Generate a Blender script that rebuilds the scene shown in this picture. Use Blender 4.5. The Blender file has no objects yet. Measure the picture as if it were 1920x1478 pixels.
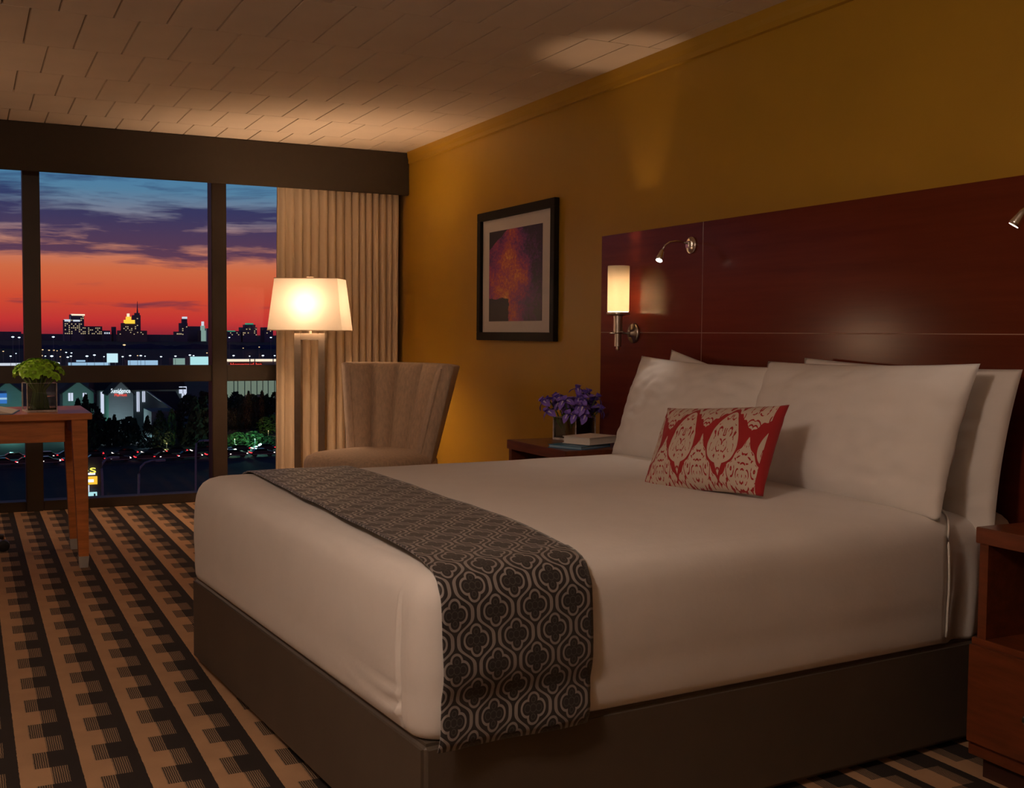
import bpy, bmesh, math, random
from mathutils import Vector, Matrix, noise
S = bpy.context.scene
C = S.collection
PI = math.pi
# ------------------------------------------------------------------ camera
FPX, YAW, PITCH, ROLL, CAM = 2112.5, 0.452, -0.0534, 0.0085, Vector((0, 0, 1.15))
_f = Vector((math.sin(YAW)*math.cos(PITCH), math.cos(YAW)*math.cos(PITCH), math.sin(PITCH)))
_r0 = Vector((math.cos(YAW), -math.sin(YAW), 0)); _u0 = _r0.cross(_f)
_r = math.cos(ROLL)*_r0 + math.sin(ROLL)*_u0; _u = -math.sin(ROLL)*_r0 + math.cos(ROLL)*_u0
cd = bpy.data.cameras.new('camera'); cam = bpy.data.objects.new('camera', cd); C.objects.link(cam)
cd.sensor_fit = 'HORIZONTAL'; cd.sensor_width = 36; cd.lens = 36*FPX/1920; cd.clip_start = .05; cd.clip_end = 12000
cam.matrix_world = Matrix(((_r.x, _u.x, -_f.x, CAM.x), (_r.y, _u.y, -_f.y, CAM.y), (_r.z, _u.z, -_f.z, CAM.z), (0, 0, 0, 1)))
S.camera = cam
def far(px, py, Y):                 # survey of the far view: bearing read off the photograph, real distance Y
    d = _f + (px-960)/FPX*_r - (py-739)/FPX*_u
    return CAM + d*(Y/d.y)
# ------------------------------------------------------------------ exposure, sky
S.view_settings.view_transform = 'Standard'; S.view_settings.look = 'None'
S.view_settings.exposure = 0.0; S.view_settings.gamma = 1.0
S.view_settings.use_curve_mapping = False
def lin(c):
    return tuple((v/255/12.92 if v/255 <= .04045 else ((v/255+.055)/1.055)**2.4) for v in c)+(1,)
def ramp(nt, stops, src=None, interp='LINEAR'):
    n = nt.nodes.new('ShaderNodeValToRGB'); e = n.color_ramp.elements; n.color_ramp.interpolation = interp
    e[0].position, e[0].color = stops[0]; e[1].position, e[1].color = stops[-1]
    for p, c in stops[1:-1]: k = e.new(p); k.color = c
    if src: nt.links.new(src, n.inputs[0])
    return n.outputs[0]
def M2(nt, op, a, b=None, c=None, clamp=False):
    n = nt.nodes.new('ShaderNodeMath'); n.operation = op; n.use_clamp = clamp
    for i, v in enumerate((a, b, c)):
        if v is None: continue
        if isinstance(v, (int, float)): n.inputs[i].default_value = v
        else: nt.links.new(v, n.inputs[i])
    return n.outputs[0]
def mixc(nt, f, a, b, mode='MIX'):
    n = nt.nodes.new('ShaderNodeMix'); n.data_type = 'RGBA'; n.blend_type = mode
    for i, v in ((0, f), (6, a), (7, b)):
        if isinstance(v, (int, float)): n.inputs[i].default_value = v
        elif isinstance(v, tuple): n.inputs[i].default_value = v if len(v) == 4 else v+(1,)
        else: nt.links.new(v, n.inputs[i])
    return n.outputs[2]
def comb(nt, x, y, z=0.0):
    n = nt.nodes.new('ShaderNodeCombineXYZ')
    for i, v in enumerate((x, y, z)):
        if isinstance(v, (int, float)): n.inputs[i].default_value = v
        else: nt.links.new(v, n.inputs[i])
    return n.outputs[0]
def ntex(nt, vec, scale, detail=3, rough=.5, out=0):
    n = nt.nodes.new('ShaderNodeTexNoise'); n.inputs['Scale'].default_value = scale
    n.inputs['Detail'].default_value = detail; n.inputs['Roughness'].default_value = rough
    if vec: nt.links.new(vec, n.inputs['Vector'])
    return n.outputs[out]
W = bpy.data.worlds.new('dusk_sky'); S.world = W; W.use_nodes = True; wt = W.node_tree; wt.nodes.clear()
tc = wt.nodes.new('ShaderNodeTexCoord'); sp = wt.nodes.new('ShaderNodeSeparateXYZ'); wt.links.new(tc.outputs['Generated'], sp.inputs[0])
el = sp.outputs[2]; az = M2(wt, 'ARCTAN2', sp.outputs[0], sp.outputs[1])
e01 = M2(wt, 'MULTIPLY_ADD', el, 2.5, .035, clamp=True)
g = lambda e, c: (max(0, e*2.5), lin(c))
sky = ramp(wt, [g(0, (74, 26, 50)), g(.010, (146, 38, 52)), g(.022, (200, 52, 50)), g(.042, (212, 78, 50)), g(.066, (212, 108, 68)), g(.086, (198, 132, 108)),
                g(.108, (128, 124, 138)), g(.13, (86, 128, 156)), g(.155, (62, 124, 164)), g(.22, (40, 88, 134)), g(.30, (22, 52, 96)), (1, lin((12, 30, 62)))], e01)
warp = ntex(wt, comb(wt, M2(wt, 'MULTIPLY', az, 9), M2(wt, 'MULTIPLY', el, 30)), 1.0, 2)
cv = comb(wt, M2(wt, 'ADD', M2(wt, 'MULTIPLY', az, 9.5), M2(wt, 'MULTIPLY', warp, .7)), M2(wt, 'ADD', M2(wt, 'MULTIPLY', el, 78), M2(wt, 'MULTIPLY', warp, .9)), 3.7)
cn = ntex(wt, cv, 1.15, 7, .58)
gv = lambda e, v: (e*2.5, (v, v, v, 1))
bias = ramp(wt, [gv(0, .5), gv(.006, .5), gv(.012, .24), gv(.03, .25), gv(.036, .36), gv(.045, .2), gv(.06, .24), gv(.07, .36), gv(.080, .47), gv(.09, .56), gv(.11, .56), gv(.122, .43), gv(.135, .385), gv(.165, .37), gv(.25, .33)], e01)
mk = M2(wt, 'MULTIPLY', M2(wt, 'SUBTRACT', M2(wt, 'ADD', cn, bias), .86), 5.5, clamp=True)
ccol = ramp(wt, [g(0, (38, 26, 52)), g(.03, (92, 46, 66)), g(.06, (92, 58, 78)), g(.085, (64, 46, 80)), g(.12, (44, 44, 88)), g(.16, (52, 84, 126)), (1, lin((10, 20, 44)))], e01)
skc = mixc(wt, M2(wt, 'MULTIPLY', mk, .92), sky, ccol)
low = M2(wt, 'LESS_THAN', el, -.014)
skc = mixc(wt, low, skc, lin((12, 14, 26)))
bg = wt.nodes.new('ShaderNodeBackground'); wt.links.new(skc, bg.inputs[0]); bg.inputs[1].default_value = 1.0
wo = wt.nodes.new('ShaderNodeOutputWorld'); wt.links.new(bg.outputs[0], wo.inputs[0])
WARM = (1.0, .62, .36); WARMK = (1.0, .76, .60)
# ------------------------------------------------------------------ helpers
def tag(o, label=None, cat=None, group=None, kind=None):
    if label: o['label'] = label
    if cat: o['category'] = cat
    if group: o['group'] = group
    if kind: o['kind'] = kind
    return o
def thing(name, label, cat, loc=(0, 0, 0), rz=0, group=None, kind=None):
    o = bpy.data.objects.new(name, None); C.objects.link(o); o.empty_display_size = .1
    o.location = loc; o.rotation_euler = (0, 0, rz); tag(o, label, cat, group, kind); return o
class MB:
    def __init__(s): s.v = []; s.f = []; s.weld = 0
    def add(s, vs, fs):
        n = len(s.v); s.v += [tuple(p) for p in vs]; s.f += [tuple(i+n for i in q) for q in fs]; return s
    def box(s, x0, x1, y0, y1, z0, z1):
        return s.add([(x0, y0, z0), (x1, y0, z0), (x1, y1, z0), (x0, y1, z0), (x0, y0, z1), (x1, y0, z1), (x1, y1, z1), (x0, y1, z1)],
                     [(0, 3, 2, 1), (4, 5, 6, 7), (0, 1, 5, 4), (1, 2, 6, 5), (2, 3, 7, 6), (3, 0, 4, 7)])
    def frustum(s, b, t):            # b,t = (x0,x1,y0,y1,z)
        return s.add([(b[0], b[2], b[4]), (b[1], b[2], b[4]), (b[1], b[3], b[4]), (b[0], b[3], b[4]), (t[0], t[2], t[4]), (t[1], t[2], t[4]), (t[1], t[3], t[4]), (t[0], t[3], t[4])],
                     [(0, 3, 2, 1), (4, 5, 6, 7), (0, 1, 5, 4), (1, 2, 6, 5), (2, 3, 7, 6), (3, 0, 4, 7)])
    def lathe(s, prof, n=24, c=(0, 0, 0), axis='z', cap=True):
        vs = []
        for r, h in prof:
            for k in range(n):
                a = 2*PI*k/n; p = (r*math.cos(a), r*math.sin(a), h)
                if axis == 'x': p = (p[2], p[0], p[1])
                if axis == 'y': p = (p[1], p[2], p[0])
                vs.append((p[0]+c[0], p[1]+c[1], p[2]+c[2]))
        m = len(prof); fs = [(j*n+k, j*n+(k+1) % n, (j+1)*n+(k+1) % n, (j+1)*n+k) for j in range(m-1) for k in range(n)]
        if cap: fs += [tuple(range(n))[::-1], tuple((m-1)*n+k for k in range(n))]
        return s.add(vs, fs)
    def tube(s, pts, rad, n=8):
        pts = [Vector(p) for p in pts]; rs = rad if isinstance(rad, (list, tuple)) else [rad]*len(pts); vs = []
        up = Vector((0, 0, 1))
        for i, p in enumerate(pts):
            t = (pts[min(i+1, len(pts)-1)]-pts[max(i-1, 0)]).normalized()
            a = t.cross(up) if abs(t.dot(up)) < .95 else t.cross(Vector((1, 0, 0)))
            a.normalize(); b = t.cross(a)
            vs += [p+rs[i]*(math.cos(2*PI*k/n)*a+math.sin(2*PI*k/n)*b) for k in range(n)]
        m = len(pts); fs = [(j*n+k, j*n+(k+1) % n, (j+1)*n+(k+1) % n, (j+1)*n+k) for j in range(m-1) for k in range(n)]
        fs += [tuple(range(n))[::-1], tuple((m-1)*n+k for k in range(n))]
        return s.add(vs, fs)
    def grid(s, rows, closed=False):
        n = len(rows[0]); vs = [p for r in rows for p in r]; m = len(rows)
        return s.add(vs, [(j*n+k, j*n+(k+1) % n, (j+1)*n+(k+1) % n, (j+1)*n+k) for j in range(m-1) for k in range(n if closed else n-1)])
    def prism(s, poly, d0, d1, axis='y'):   # poly in the other two axes
        n = len(poly)
        mk = {'y': lambda p, d: (p[0], d, p[1]), 'z': lambda p, d: (p[0], p[1], d), 'x': lambda p, d: (d, p[0], p[1])}[axis]
        return s.add([mk(p, d0) for p in poly]+[mk(p, d1) for p in poly],
                     [tuple(range(n)), tuple(range(n, 2*n))[::-1]]+[(k, n+k, n+(k+1) % n, (k+1) % n) for k in range(n)])
    def mesh(s, name, mat, smooth=False, bevel=0, seg=2, fix=True):
        me = bpy.data.meshes.new(name); me.from_pydata(s.v, [], s.f)
        bm = bmesh.new(); bm.from_mesh(me)
        if s.weld: bmesh.ops.remove_doubles(bm, verts=bm.verts, dist=s.weld)
        if fix: bmesh.ops.recalc_face_normals(bm, faces=bm.faces)
        if bevel:
            ed = [e for e in bm.edges if len(e.link_faces) == 2 and e.calc_face_angle(0) > .5]
            bmesh.ops.bevel(bm, geom=ed, offset=bevel, segments=seg, affect='EDGES', clamp_overlap=True)
        bm.to_mesh(me); bm.free()
        if smooth:
            for p in me.polygons: p.use_smooth = True
        if mat: me.materials.append(mat)
        return me
    def build(s, name, mat, parent=None, smooth=False, bevel=0, seg=2, world=False, fix=True):
        if world and parent is not None:
            q = parent; l = Vector()
            while q is not None: l += q.location; q = q.parent
            s.v = [tuple(Vector(p)-l) for p in s.v]
        o = bpy.data.objects.new(name, s.mesh(name, mat, smooth, bevel, seg, fix)); C.objects.link(o); o.parent = parent
        if smooth and bevel == 0: pass
        return o
def link(name, me, parent=None, loc=(0, 0, 0), rot=(0, 0, 0), sc=(1, 1, 1)):
    o = bpy.data.objects.new(name, me); C.objects.link(o); o.parent = parent; o.location = loc; o.rotation_euler = rot; o.scale = sc; return o
def mat(name, col, rough=.6, metal=0, var=0, vscale=6, stretch=(1, 1, 1), bump=0, bscale=200, coat=0, sheen=0, emit=None, estr=0, trans=0, spec=.5):
    m = bpy.data.materials.new(name); m.use_nodes = True; nt = m.node_tree; b = nt.nodes['Principled BSDF']
    b.inputs['Roughness'].default_value = rough; b.inputs['Metallic'].default_value = metal; b.inputs['Specular IOR Level'].default_value = spec
    col = tuple(col[:3])+(1,)
    t = nt.nodes.new('ShaderNodeTexCoord'); mp = nt.nodes.new('ShaderNodeMapping'); mp.inputs['Scale'].default_value = stretch; nt.links.new(t.outputs['Object'], mp.inputs[0])
    if var:
        n = ntex(nt, mp.outputs[0], vscale, 5, .6)
        c0 = tuple(max(0, v*(1-var)) for v in col[:3]); c1 = tuple(v*(1+var) for v in col[:3])
        o = ramp(nt, [(.3, c0+(1,)), (.7, c1+(1,))], n); nt.links.new(o, b.inputs['Base Color'])
    else: b.inputs['Base Color'].default_value = col
    if bump:
        n = ntex(nt, mp.outputs[0], bscale, 4, .6); bp = nt.nodes.new('ShaderNodeBump'); bp.inputs['Strength'].default_value = bump; bp.inputs['Distance'].default_value = .004
        nt.links.new(n, bp.inputs['Height']); nt.links.new(bp.outputs[0], b.inputs['Normal'])
    if coat: b.inputs['Coat Weight'].default_value = coat; b.inputs['Coat Roughness'].default_value = .12
    if sheen: b.inputs['Sheen Weight'].default_value = sheen
    if trans: b.inputs['Transmission Weight'].default_value = trans
    if emit: b.inputs['Emission Color'].default_value = tuple(emit[:3])+(1,); b.inputs['Emission Strength'].default_value = estr
    return m
def glow(name, col, s, sample=False):
    m = mat(name, (.02, .02, .02), .5, emit=col, estr=s)
    if not sample: m.cycles.emission_sampling = 'NONE'
    return m
def bsdf(m): return m.node_tree, m.node_tree.nodes['Principled BSDF']
# ------------------------------------------------------------------ dimensions
XW, YW, H, XL, YB = 2.809, 7.735, 2.4035, -2.0, -1.6
# ------------------------------------------------------------------ materials
m_wall = mat('mustard_paint', (.46, .262, .020), .42, var=.05, vscale=2, bump=.12, bscale=320, spec=.45)
m_wall2 = mat('beige_paint', (.50, .40, .28), .6, var=.05, bump=.1)
m_ceil = mat('ceiling_tile', (.78, .68, .57), .8, var=.04, vscale=3, bump=.12, bscale=260)
m_grout = mat('ceiling_groove', (.34, .28, .22), .9, var=.1)
m_bronze = mat('dark_bronze_frame', (.035, .022, .013), .5, var=.15, vscale=4)
m_val = mat('brown_valance_fabric', (.038, .027, .017), .85, var=.06, vscale=30, bump=.2, bscale=500)
m_cherry = mat('cherry_lacquer', (.135, .022, .008), .19, var=.16, vscale=3, stretch=(6, .5, 9), spec=.35)
m_inlay = mat('headboard_inlay', (.42, .24, .17), .4, var=.1)
m_oak = mat('cherry_furniture', (.60, .20, .052), .36, var=.25, vscale=5, stretch=(1.2, 9, 9), coat=.2)
m_oakd = mat('dark_cherry_cabinet', (.15, .036, .011), .36, var=.3, vscale=5, stretch=(9, 1.2, 9), coat=.2)
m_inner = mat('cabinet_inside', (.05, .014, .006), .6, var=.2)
m_ferr = mat('satin_aluminium', (.55, .54, .52), .5, .25, var=.05)
m_nickel = mat('brushed_nickel', (.62, .56, .50), .28, 1, var=.06, vscale=40)
m_chrome = mat('chrome', (.85, .82, .78), .24, 1, var=.03)
m_steel = mat('satin_steel', (.34, .29, .25), .38, 1, var=.06, vscale=30)
m_sheet = mat('white_cotton', (.78, .74, .71), .85, var=.02, vscale=9, bump=.15, bscale=60, sheen=.1)
m_pillow = mat('pillow_cotton', (.80, .765, .73), .85, var=.02, vscale=9, bump=.3, bscale=14, sheen=.1)
m_base = mat('bed_base_vinyl', (.105, .082, .062), .5, var=.08, vscale=5, bump=.1, bscale=300)
m_chair = mat('taupe_chair_weave', (.66, .51, .38), .85, var=.16, vscale=70, stretch=(1, 1, .35), bump=.5, bscale=350, sheen=.2)
m_curt = mat('beige_curtain', (.60, .49, .37), .85, var=.05, vscale=20, stretch=(1, 1, .1), bump=.15, bscale=400, sheen=.15)
m_black = mat('black_lacquer', (.010, .008, .007), .5, var=.1, spec=.15)
m_mount = mat('picture_mount', (.72, .68, .66), .8, var=.02)
m_white = mat('white_paper', (.80, .76, .70), .6, var=.02)
m_blue = mat('blue_cover', (.03, .19, .38), .35, var=.06)
m_bluel = mat('pale_blue_pages', (.30, .46, .58), .5, var=.06)
m_leg = mat('plastic_black', (.012, .011, .011), .4, var=.1)
m_green = mat('green_stem', (.09, .17, .03), .5, var=.25, vscale=30)
m_limeb = mat('lime_petal', (.36, .74, .04), .5, var=.38, vscale=40, emit=None)
m_limed = mat('lime_petal_core', (.20, .42, .02), .6, var=.3, vscale=60)
m_iris = mat('iris_petal', (.25, .15, .72), .5, var=.35, vscale=25)
m_irisl = mat('iris_petal_light', (.68, .60, .92), .5, var=.3, vscale=25)
m_yel = mat('iris_yellow', (.75, .55, .2), .5, var=.2)
m_brass = mat('brass', (.7, .45, .16), .25, 1, var=.05)
# clear glass (window panes and vases): real surface, faint reflection
def glassmat(name, tint, refl, rough=.0, sheen_mix=0):
    m = bpy.data.materials.new(name); m.use_nodes = True; nt = m.node_tree; nt.nodes.clear()
    o = nt.nodes.new('ShaderNodeOutputMaterial'); t = nt.nodes.new('ShaderNodeBsdfTransparent'); t.inputs[0].default_value = tint+(1,)
    gl = nt.nodes.new('ShaderNodeBsdfGlossy'); gl.inputs['Roughness'].default_value = rough
    fr = nt.nodes.new('ShaderNodeFresnel'); fr.inputs[0].default_value = 1.45
    mx = nt.nodes.new('ShaderNodeMixShader'); nt.links.new(M2(nt, 'MULTIPLY', fr.outputs[0], refl, clamp=True), mx.inputs[0])
    nt.links.new(t.outputs[0], mx.inputs[1]); nt.links.new(gl.outputs[0], mx.inputs[2]); out = mx.outputs[0]
    if sheen_mix:  # white diffuse mixed in so the vase glass seems to catch light
        df = nt.nodes.new('ShaderNodeBsdfDiffuse'); df.inputs[0].default_value = (.8, .8, .8, 1); m2 = nt.nodes.new('ShaderNodeMixShader'); m2.inputs[0].default_value = sheen_mix
        nt.links.new(out, m2.inputs[1]); nt.links.new(df.outputs[0], m2.inputs[2]); out = m2.outputs[0]
    nt.links.new(out, o.inputs[0]); return m
m_pane = glassmat('window_glass', (.97, .98, 1.0), .35)
m_vase = glassmat('vase_glass', (.95, .97, .95), 2.2, 0, .008)
m_edge_glint = mat('edge_highlight_paint', (.55, .52, .50), .15, 0, var=.35, vscale=40)  # pale opaque colour, painted highlight for the clear vase edges
m_water = glassmat('vase_water', (.93, .96, .90), .6)
# carpet: woven stripes with rows of hatched blocks
m_carpet = mat('striped_carpet', (.4, .3, .2), .95, bump=.5, bscale=420); nt, b = bsdf(m_carpet)
t = nt.nodes.new('ShaderNodeTexCoord'); sx = nt.nodes.new('ShaderNodeSeparateXYZ'); nt.links.new(t.outputs['Object'], sx.inputs[0])
wob = M2(nt, 'MULTIPLY', M2(nt, 'SUBTRACT', ntex(nt, t.outputs['Object'], 60, 2), .5), .004)
xx = M2(nt, 'ADD', sx.outputs[0], wob); yy = M2(nt, 'ADD', sx.outputs[1], wob)
fx = M2(nt, 'FRACT', M2(nt, 'DIVIDE', M2(nt, 'SUBTRACT', xx, .1085-.1505*20), .1505))
fy = M2(nt, 'FRACT', M2(nt, 'DIVIDE', M2(nt, 'SUBTRACT', yy, 3.265-.2435*30), .2435))
half = M2(nt, 'LESS_THAN', fy, .5)                       # 1: near half
c1 = M2(nt, 'MULTIPLY', M2(nt, 'GREATER_THAN', fx, .245), M2(nt, 'LESS_THAN', fx, .505))
c2 = M2(nt, 'MULTIPLY', M2(nt, 'GREATER_THAN', fx, .505), M2(nt, 'LESS_THAN', fx, .785))
dark = M2(nt, 'GREATER_THAN', fx, .505)
hb = M2(nt, 'ADD', M2(nt, 'MULTIPLY', c1, M2(nt, 'SUBTRACT', 1, half)), M2(nt, 'MULTIPLY', c2, half), clamp=True)
hat = M2(nt, 'GREATER_THAN', M2(nt, 'FRACT', M2(nt, 'MULTIPLY', fx, 26.5)), .46)
tan_, blk = lin((188, 150, 114)), lin((42, 34, 30))
vv = ntex(nt, t.outputs['Object'], 9, 4)
basec = mixc(nt, dark, tan_, blk); hc = mixc(nt, hat, lin((50, 41, 35)), lin((150, 124, 98)))
cc = mixc(nt, hb, basec, hc)
nt.links.new(mixc(nt, .18, cc, vv, 'OVERLAY'), b.inputs['Base Color'])
# bed runner: ogee lattice with quatrefoils, velvet on a grey ground
m_run = mat('runner_jacquard', (.3, .3, .3), .55, sheen=.25); nt, b = bsdf(m_run)
u = nt.nodes.new('ShaderNodeUVMap'); sx = nt.nodes.new('ShaderNodeSeparateXYZ'); nt.links.new(u.outputs[0], sx.inputs[0])
U = M2(nt, 'DIVIDE', sx.outputs[0], .098); V = M2(nt, 'DIVIDE', sx.outputs[1], .112)
def cell(nt, U, V, ou, ov):
    return (M2(nt, 'SUBTRACT', M2(nt, 'FRACT', M2(nt, 'ADD', U, ou)), .5), M2(nt, 'SUBTRACT', M2(nt, 'FRACT', M2(nt, 'ADD', V, ov)), .5))
def circ(nt, p, cx, cy, r, ax=1.0, ay=1.0):
    a = M2(nt, 'MULTIPLY', M2(nt, 'SUBTRACT', p[0], cx), ax); c = M2(nt, 'MULTIPLY', M2(nt, 'SUBTRACT', p[1], cy), ay)
    return M2(nt, 'SUBTRACT', M2(nt, 'SQRT', M2(nt, 'ADD', M2(nt, 'MULTIPLY', a, a), M2(nt, 'MULTIPLY', c, c))), r)
pA = cell(nt, U, V, 0, 0); pB = cell(nt, U, V, .5, .5); ds = []
for p in (pA, pB):
    q = (M2(nt, 'ABSOLUTE', p[0]), M2(nt, 'ABSOLUTE', p[1]))
    d = M2(nt, 'MINIMUM', circ(nt, q, .14, 0, .125), circ(nt, q, 0, .155, .105)); d = M2(nt, 'MINIMUM', d, circ(nt, q, 0, 0, .13)); ds.append(d)
d = M2(nt, 'MINIMUM', ds[0], ds[1])
wv = M2(nt, 'MULTIPLY', pA[1], 2*PI)
w = M2(nt, 'ADD', .25, M2(nt, 'ADD', M2(nt, 'MULTIPLY', M2(nt, 'COSINE', wv), .20), M2(nt, 'MULTIPLY', M2(nt, 'COSINE', M2(nt, 'MULTIPLY', wv, 3)), -.022)))
gg = M2(nt, 'ABSOLUTE', M2(nt, 'SUBTRACT', M2(nt, 'ABSOLUTE', pA[0]), w))
ring = M2(nt, 'MULTIPLY', M2(nt, 'GREATER_THAN', d, 0.0), M2(nt, 'LESS_THAN', d, .048))
bound = M2(nt, 'MULTIPLY', M2(nt, 'LESS_THAN', gg, .042), M2(nt, 'GREATER_THAN', d, .0))
light = M2(nt, 'MAXIMUM', ring, bound)
inner = M2(nt, 'LESS_THAN', M2(nt, 'ABSOLUTE', M2(nt, 'ADD', d, .055)), .008)
col = mixc(nt, light, (.014, .009, .008), (.25, .22, .21)); col = mixc(nt, M2(nt, 'MULTIPLY', inner, .5), col, (.10, .09, .085))
nt.links.new(col, b.inputs['Base Color'])
nt.links.new(M2(nt, 'SUBTRACT', .75, M2(nt, 'MULTIPLY', light, .35)), b.inputs['Roughness'])
# damask cushion: cream leaf medallions on crimson
m_cush = mat('damask_cushion', (.5, .4, .3), .85, sheen=.1); nt, b = bsdf(m_cush)
u = nt.nodes.new('ShaderNodeUVMap'); sx = nt.nodes.new('ShaderNodeSeparateXYZ'); nt.links.new(u.outputs[0], sx.inputs[0])
U = M2(nt, 'ADD', M2(nt, 'MULTIPLY', sx.outputs[0], 3.05), .38); V = sx.outputs[1]          # three medallions across
fu = M2(nt, 'SUBTRACT', M2(nt, 'FRACT', U), .5); au = M2(nt, 'ABSOLUTE', fu)
# teardrop medallion
ty = M2(nt, 'SUBTRACT', V, .55); wid = M2(nt, 'ADD', .295, M2(nt, 'MULTIPLY', ty, -.42))
d1 = M2(nt, 'SUBTRACT', M2(nt, 'SQRT', M2(nt, 'ADD', M2(nt, 'POWER', M2(nt, 'DIVIDE', au, M2(nt, 'MAXIMUM', wid, .03)), 2), M2(nt, 'POWER', M2(nt, 'DIVIDE', ty, .30), 2))), 1)
tip = M2(nt, 'LESS_THAN', M2(nt, 'ADD', au, M2(nt, 'MULTIPLY', M2(nt, 'ABSOLUTE', M2(nt, 'SUBTRACT', V, .26)), .7)), .085)
med = M2(nt, 'MAXIMUM', M2(nt, 'LESS_THAN', d1, 0), tip)
# bottom and top sprays between medallions
bu = M2(nt, 'SUBTRACT', .5, au)
scal = M2(nt, 'MULTIPLY', M2(nt, 'COSINE', M2(nt, 'MULTIPLY', bu, 42)), .014)
topb = M2(nt, 'ADD', scal, M2(nt, 'SUBTRACT', .56, M2(nt, 'MULTIPLY', M2(nt, 'POWER', M2(nt, 'MULTIPLY', bu, 2), .8), .48)))
spray = M2(nt, 'LESS_THAN', V, topb)
upb = M2(nt, 'ADD', scal, M2(nt, 'ADD', .62, M2(nt, 'MULTIPLY', M2(nt, 'POWER', M2(nt, 'MULTIPLY', bu, 2), .8), .28)))
spray2 = M2(nt, 'GREATER_THAN', V, upb)
cream = M2(nt, 'MAXIMUM', med, M2(nt, 'MAXIMUM', spray, spray2))
# scroll work
cvv = comb(nt, M2(nt, 'MULTIPLY', au, 5.4), M2(nt, 'MULTIPLY', V, 4.2))
vo = nt.nodes.new('ShaderNodeTexVoronoi'); vo.inputs['Scale'].default_value = 1.25; nt.links.new(cvv, vo.inputs['Vector'])
rings = M2(nt, 'GREATER_THAN', M2(nt, 'SINE', M2(nt, 'MULTIPLY', vo.outputs['Distance'], 21)), .50)
brk = M2(nt, 'GREATER_THAN', ntex(nt, cvv, 3.2, 1), .46)
edge = M2(nt, 'GREATER_THAN', M2(nt, 'ABSOLUTE', d1), .12)
curl = M2(nt, 'MULTIPLY', M2(nt, 'MULTIPLY', rings, brk), edge)
crm, red = (.60, .49, .40), (.36, .012, .016)
fac = M2(nt, 'MULTIPLY', cream, M2(nt, 'SUBTRACT', 1, curl))
side = M2(nt, 'GREATER_THAN', sx.outputs[0], .945)
fac = M2(nt, 'MULTIPLY', fac, M2(nt, 'SUBTRACT', 1, side))
nt.links.new(mixc(nt, fac, red, crm), b.inputs['Base Color'])
# art print: abstract rock glowing orange and violet
m_art = mat('abstract_print', (.2, .1, .3), .45); nt, b = bsdf(m_art)
u = nt.nodes.new('ShaderNodeUVMap'); sx = nt.nodes.new('ShaderNodeSeparateXYZ'); nt.links.new(u.outputs[0], sx.inputs[0])
n1 = ntex(nt, u.outputs[0], 3.2, 4); n2 = ntex(nt, u.outputs[0], 28, 6, .75); n3 = ntex(nt, u.outputs[0], 9, 3)
ex = M2(nt, 'DIVIDE', M2(nt, 'SUBTRACT', sx.outputs[0], .36), .28); ey = M2(nt, 'DIVIDE', M2(nt, 'SUBTRACT', sx.outputs[1], .45), .42)
rr = M2(nt, 'SQRT', M2(nt, 'ADD', M2(nt, 'MULTIPLY', ex, ex), M2(nt, 'MULTIPLY', ey, ey)))
heat = M2(nt, 'ADD', M2(nt, 'MULTIPLY', M2(nt, 'SUBTRACT', 2.25, rr), .36), M2(nt, 'MULTIPLY', M2(nt, 'SUBTRACT', n1, .5), 1.3))
heat = M2(nt, 'ADD', heat, M2(nt, 'MULTIPLY', M2(nt, 'SUBTRACT', n2, .5), 1.1), clamp=True)
ac = ramp(nt, [(0, lin((24, 14, 62))), (.22, lin((92, 40, 124))), (.42, lin((156, 56, 126))), (.62, lin((206, 96, 84))), (.82, lin((238, 168, 84))), (1, lin((255, 226, 160)))], heat)
# dark corners: upper left sky and the lower left hollow
ul = M2(nt, 'GREATER_THAN', M2(nt, 'SUBTRACT', M2(nt, 'ADD', sx.outputs[1], M2(nt, 'MULTIPLY', M2(nt, 'SUBTRACT', n3, .5), .06)), M2(nt, 'MULTIPLY', sx.outputs[0], .55)), .80)
ll = M2(nt, 'MULTIPLY', M2(nt, 'LESS_THAN', M2(nt, 'ADD', sx.outputs[1], M2(nt, 'MULTIPLY', M2(nt, 'SUBTRACT', n3, .5), .08)), .25), M2(nt, 'LESS_THAN', M2(nt, 'ADD', sx.outputs[0], M2(nt, 'MULTIPLY', M2(nt, 'SUBTRACT', n3, .5), .16)), .40))
ac = mixc(nt, ul, ac, lin((26, 22, 46))); ac = mixc(nt, ll, ac, lin((22, 24, 50)))
nt.links.new(ac, b.inputs['Base Color'])
# lamp shade fabric and opal glass: light comes through from the bulb inside
def shademat(name, col, tr):
    m = bpy.data.materials.new(name); m.use_nodes = True; nt = m.node_tree; nt.nodes.clear()
    o = nt.nodes.new('ShaderNodeOutputMaterial'); d = nt.nodes.new('ShaderNodeBsdfDiffuse'); t = nt.nodes.new('ShaderNodeBsdfTranslucent')
    tcn = nt.nodes.new('ShaderNodeTexCoord'); n = ntex(nt, tcn.outputs['Object'], 300, 2)
    c = mixc(nt, n, tuple(v*.96 for v in col), col)
    nt.links.new(c, d.inputs[0]); nt.links.new(c, t.inputs[0])
    mx = nt.nodes.new('ShaderNodeMixShader'); mx.inputs[0].default_value = tr
    nt.links.new(d.outputs[0], mx.inputs[1]); nt.links.new(t.outputs[0], mx.inputs[2]); nt.links.new(mx.outputs[0], o.inputs[0]); return m
m_shade = shademat('linen_shade', (.86, .82, .74), .095)
m_opal = shademat('opal_glass', (.88, .84, .74), .36)
m_globe2 = glow('added_fill_glow', WARM, 15.0, True)
m_globe = glow('added_key_glow', WARMK, 58.0, True)
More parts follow.
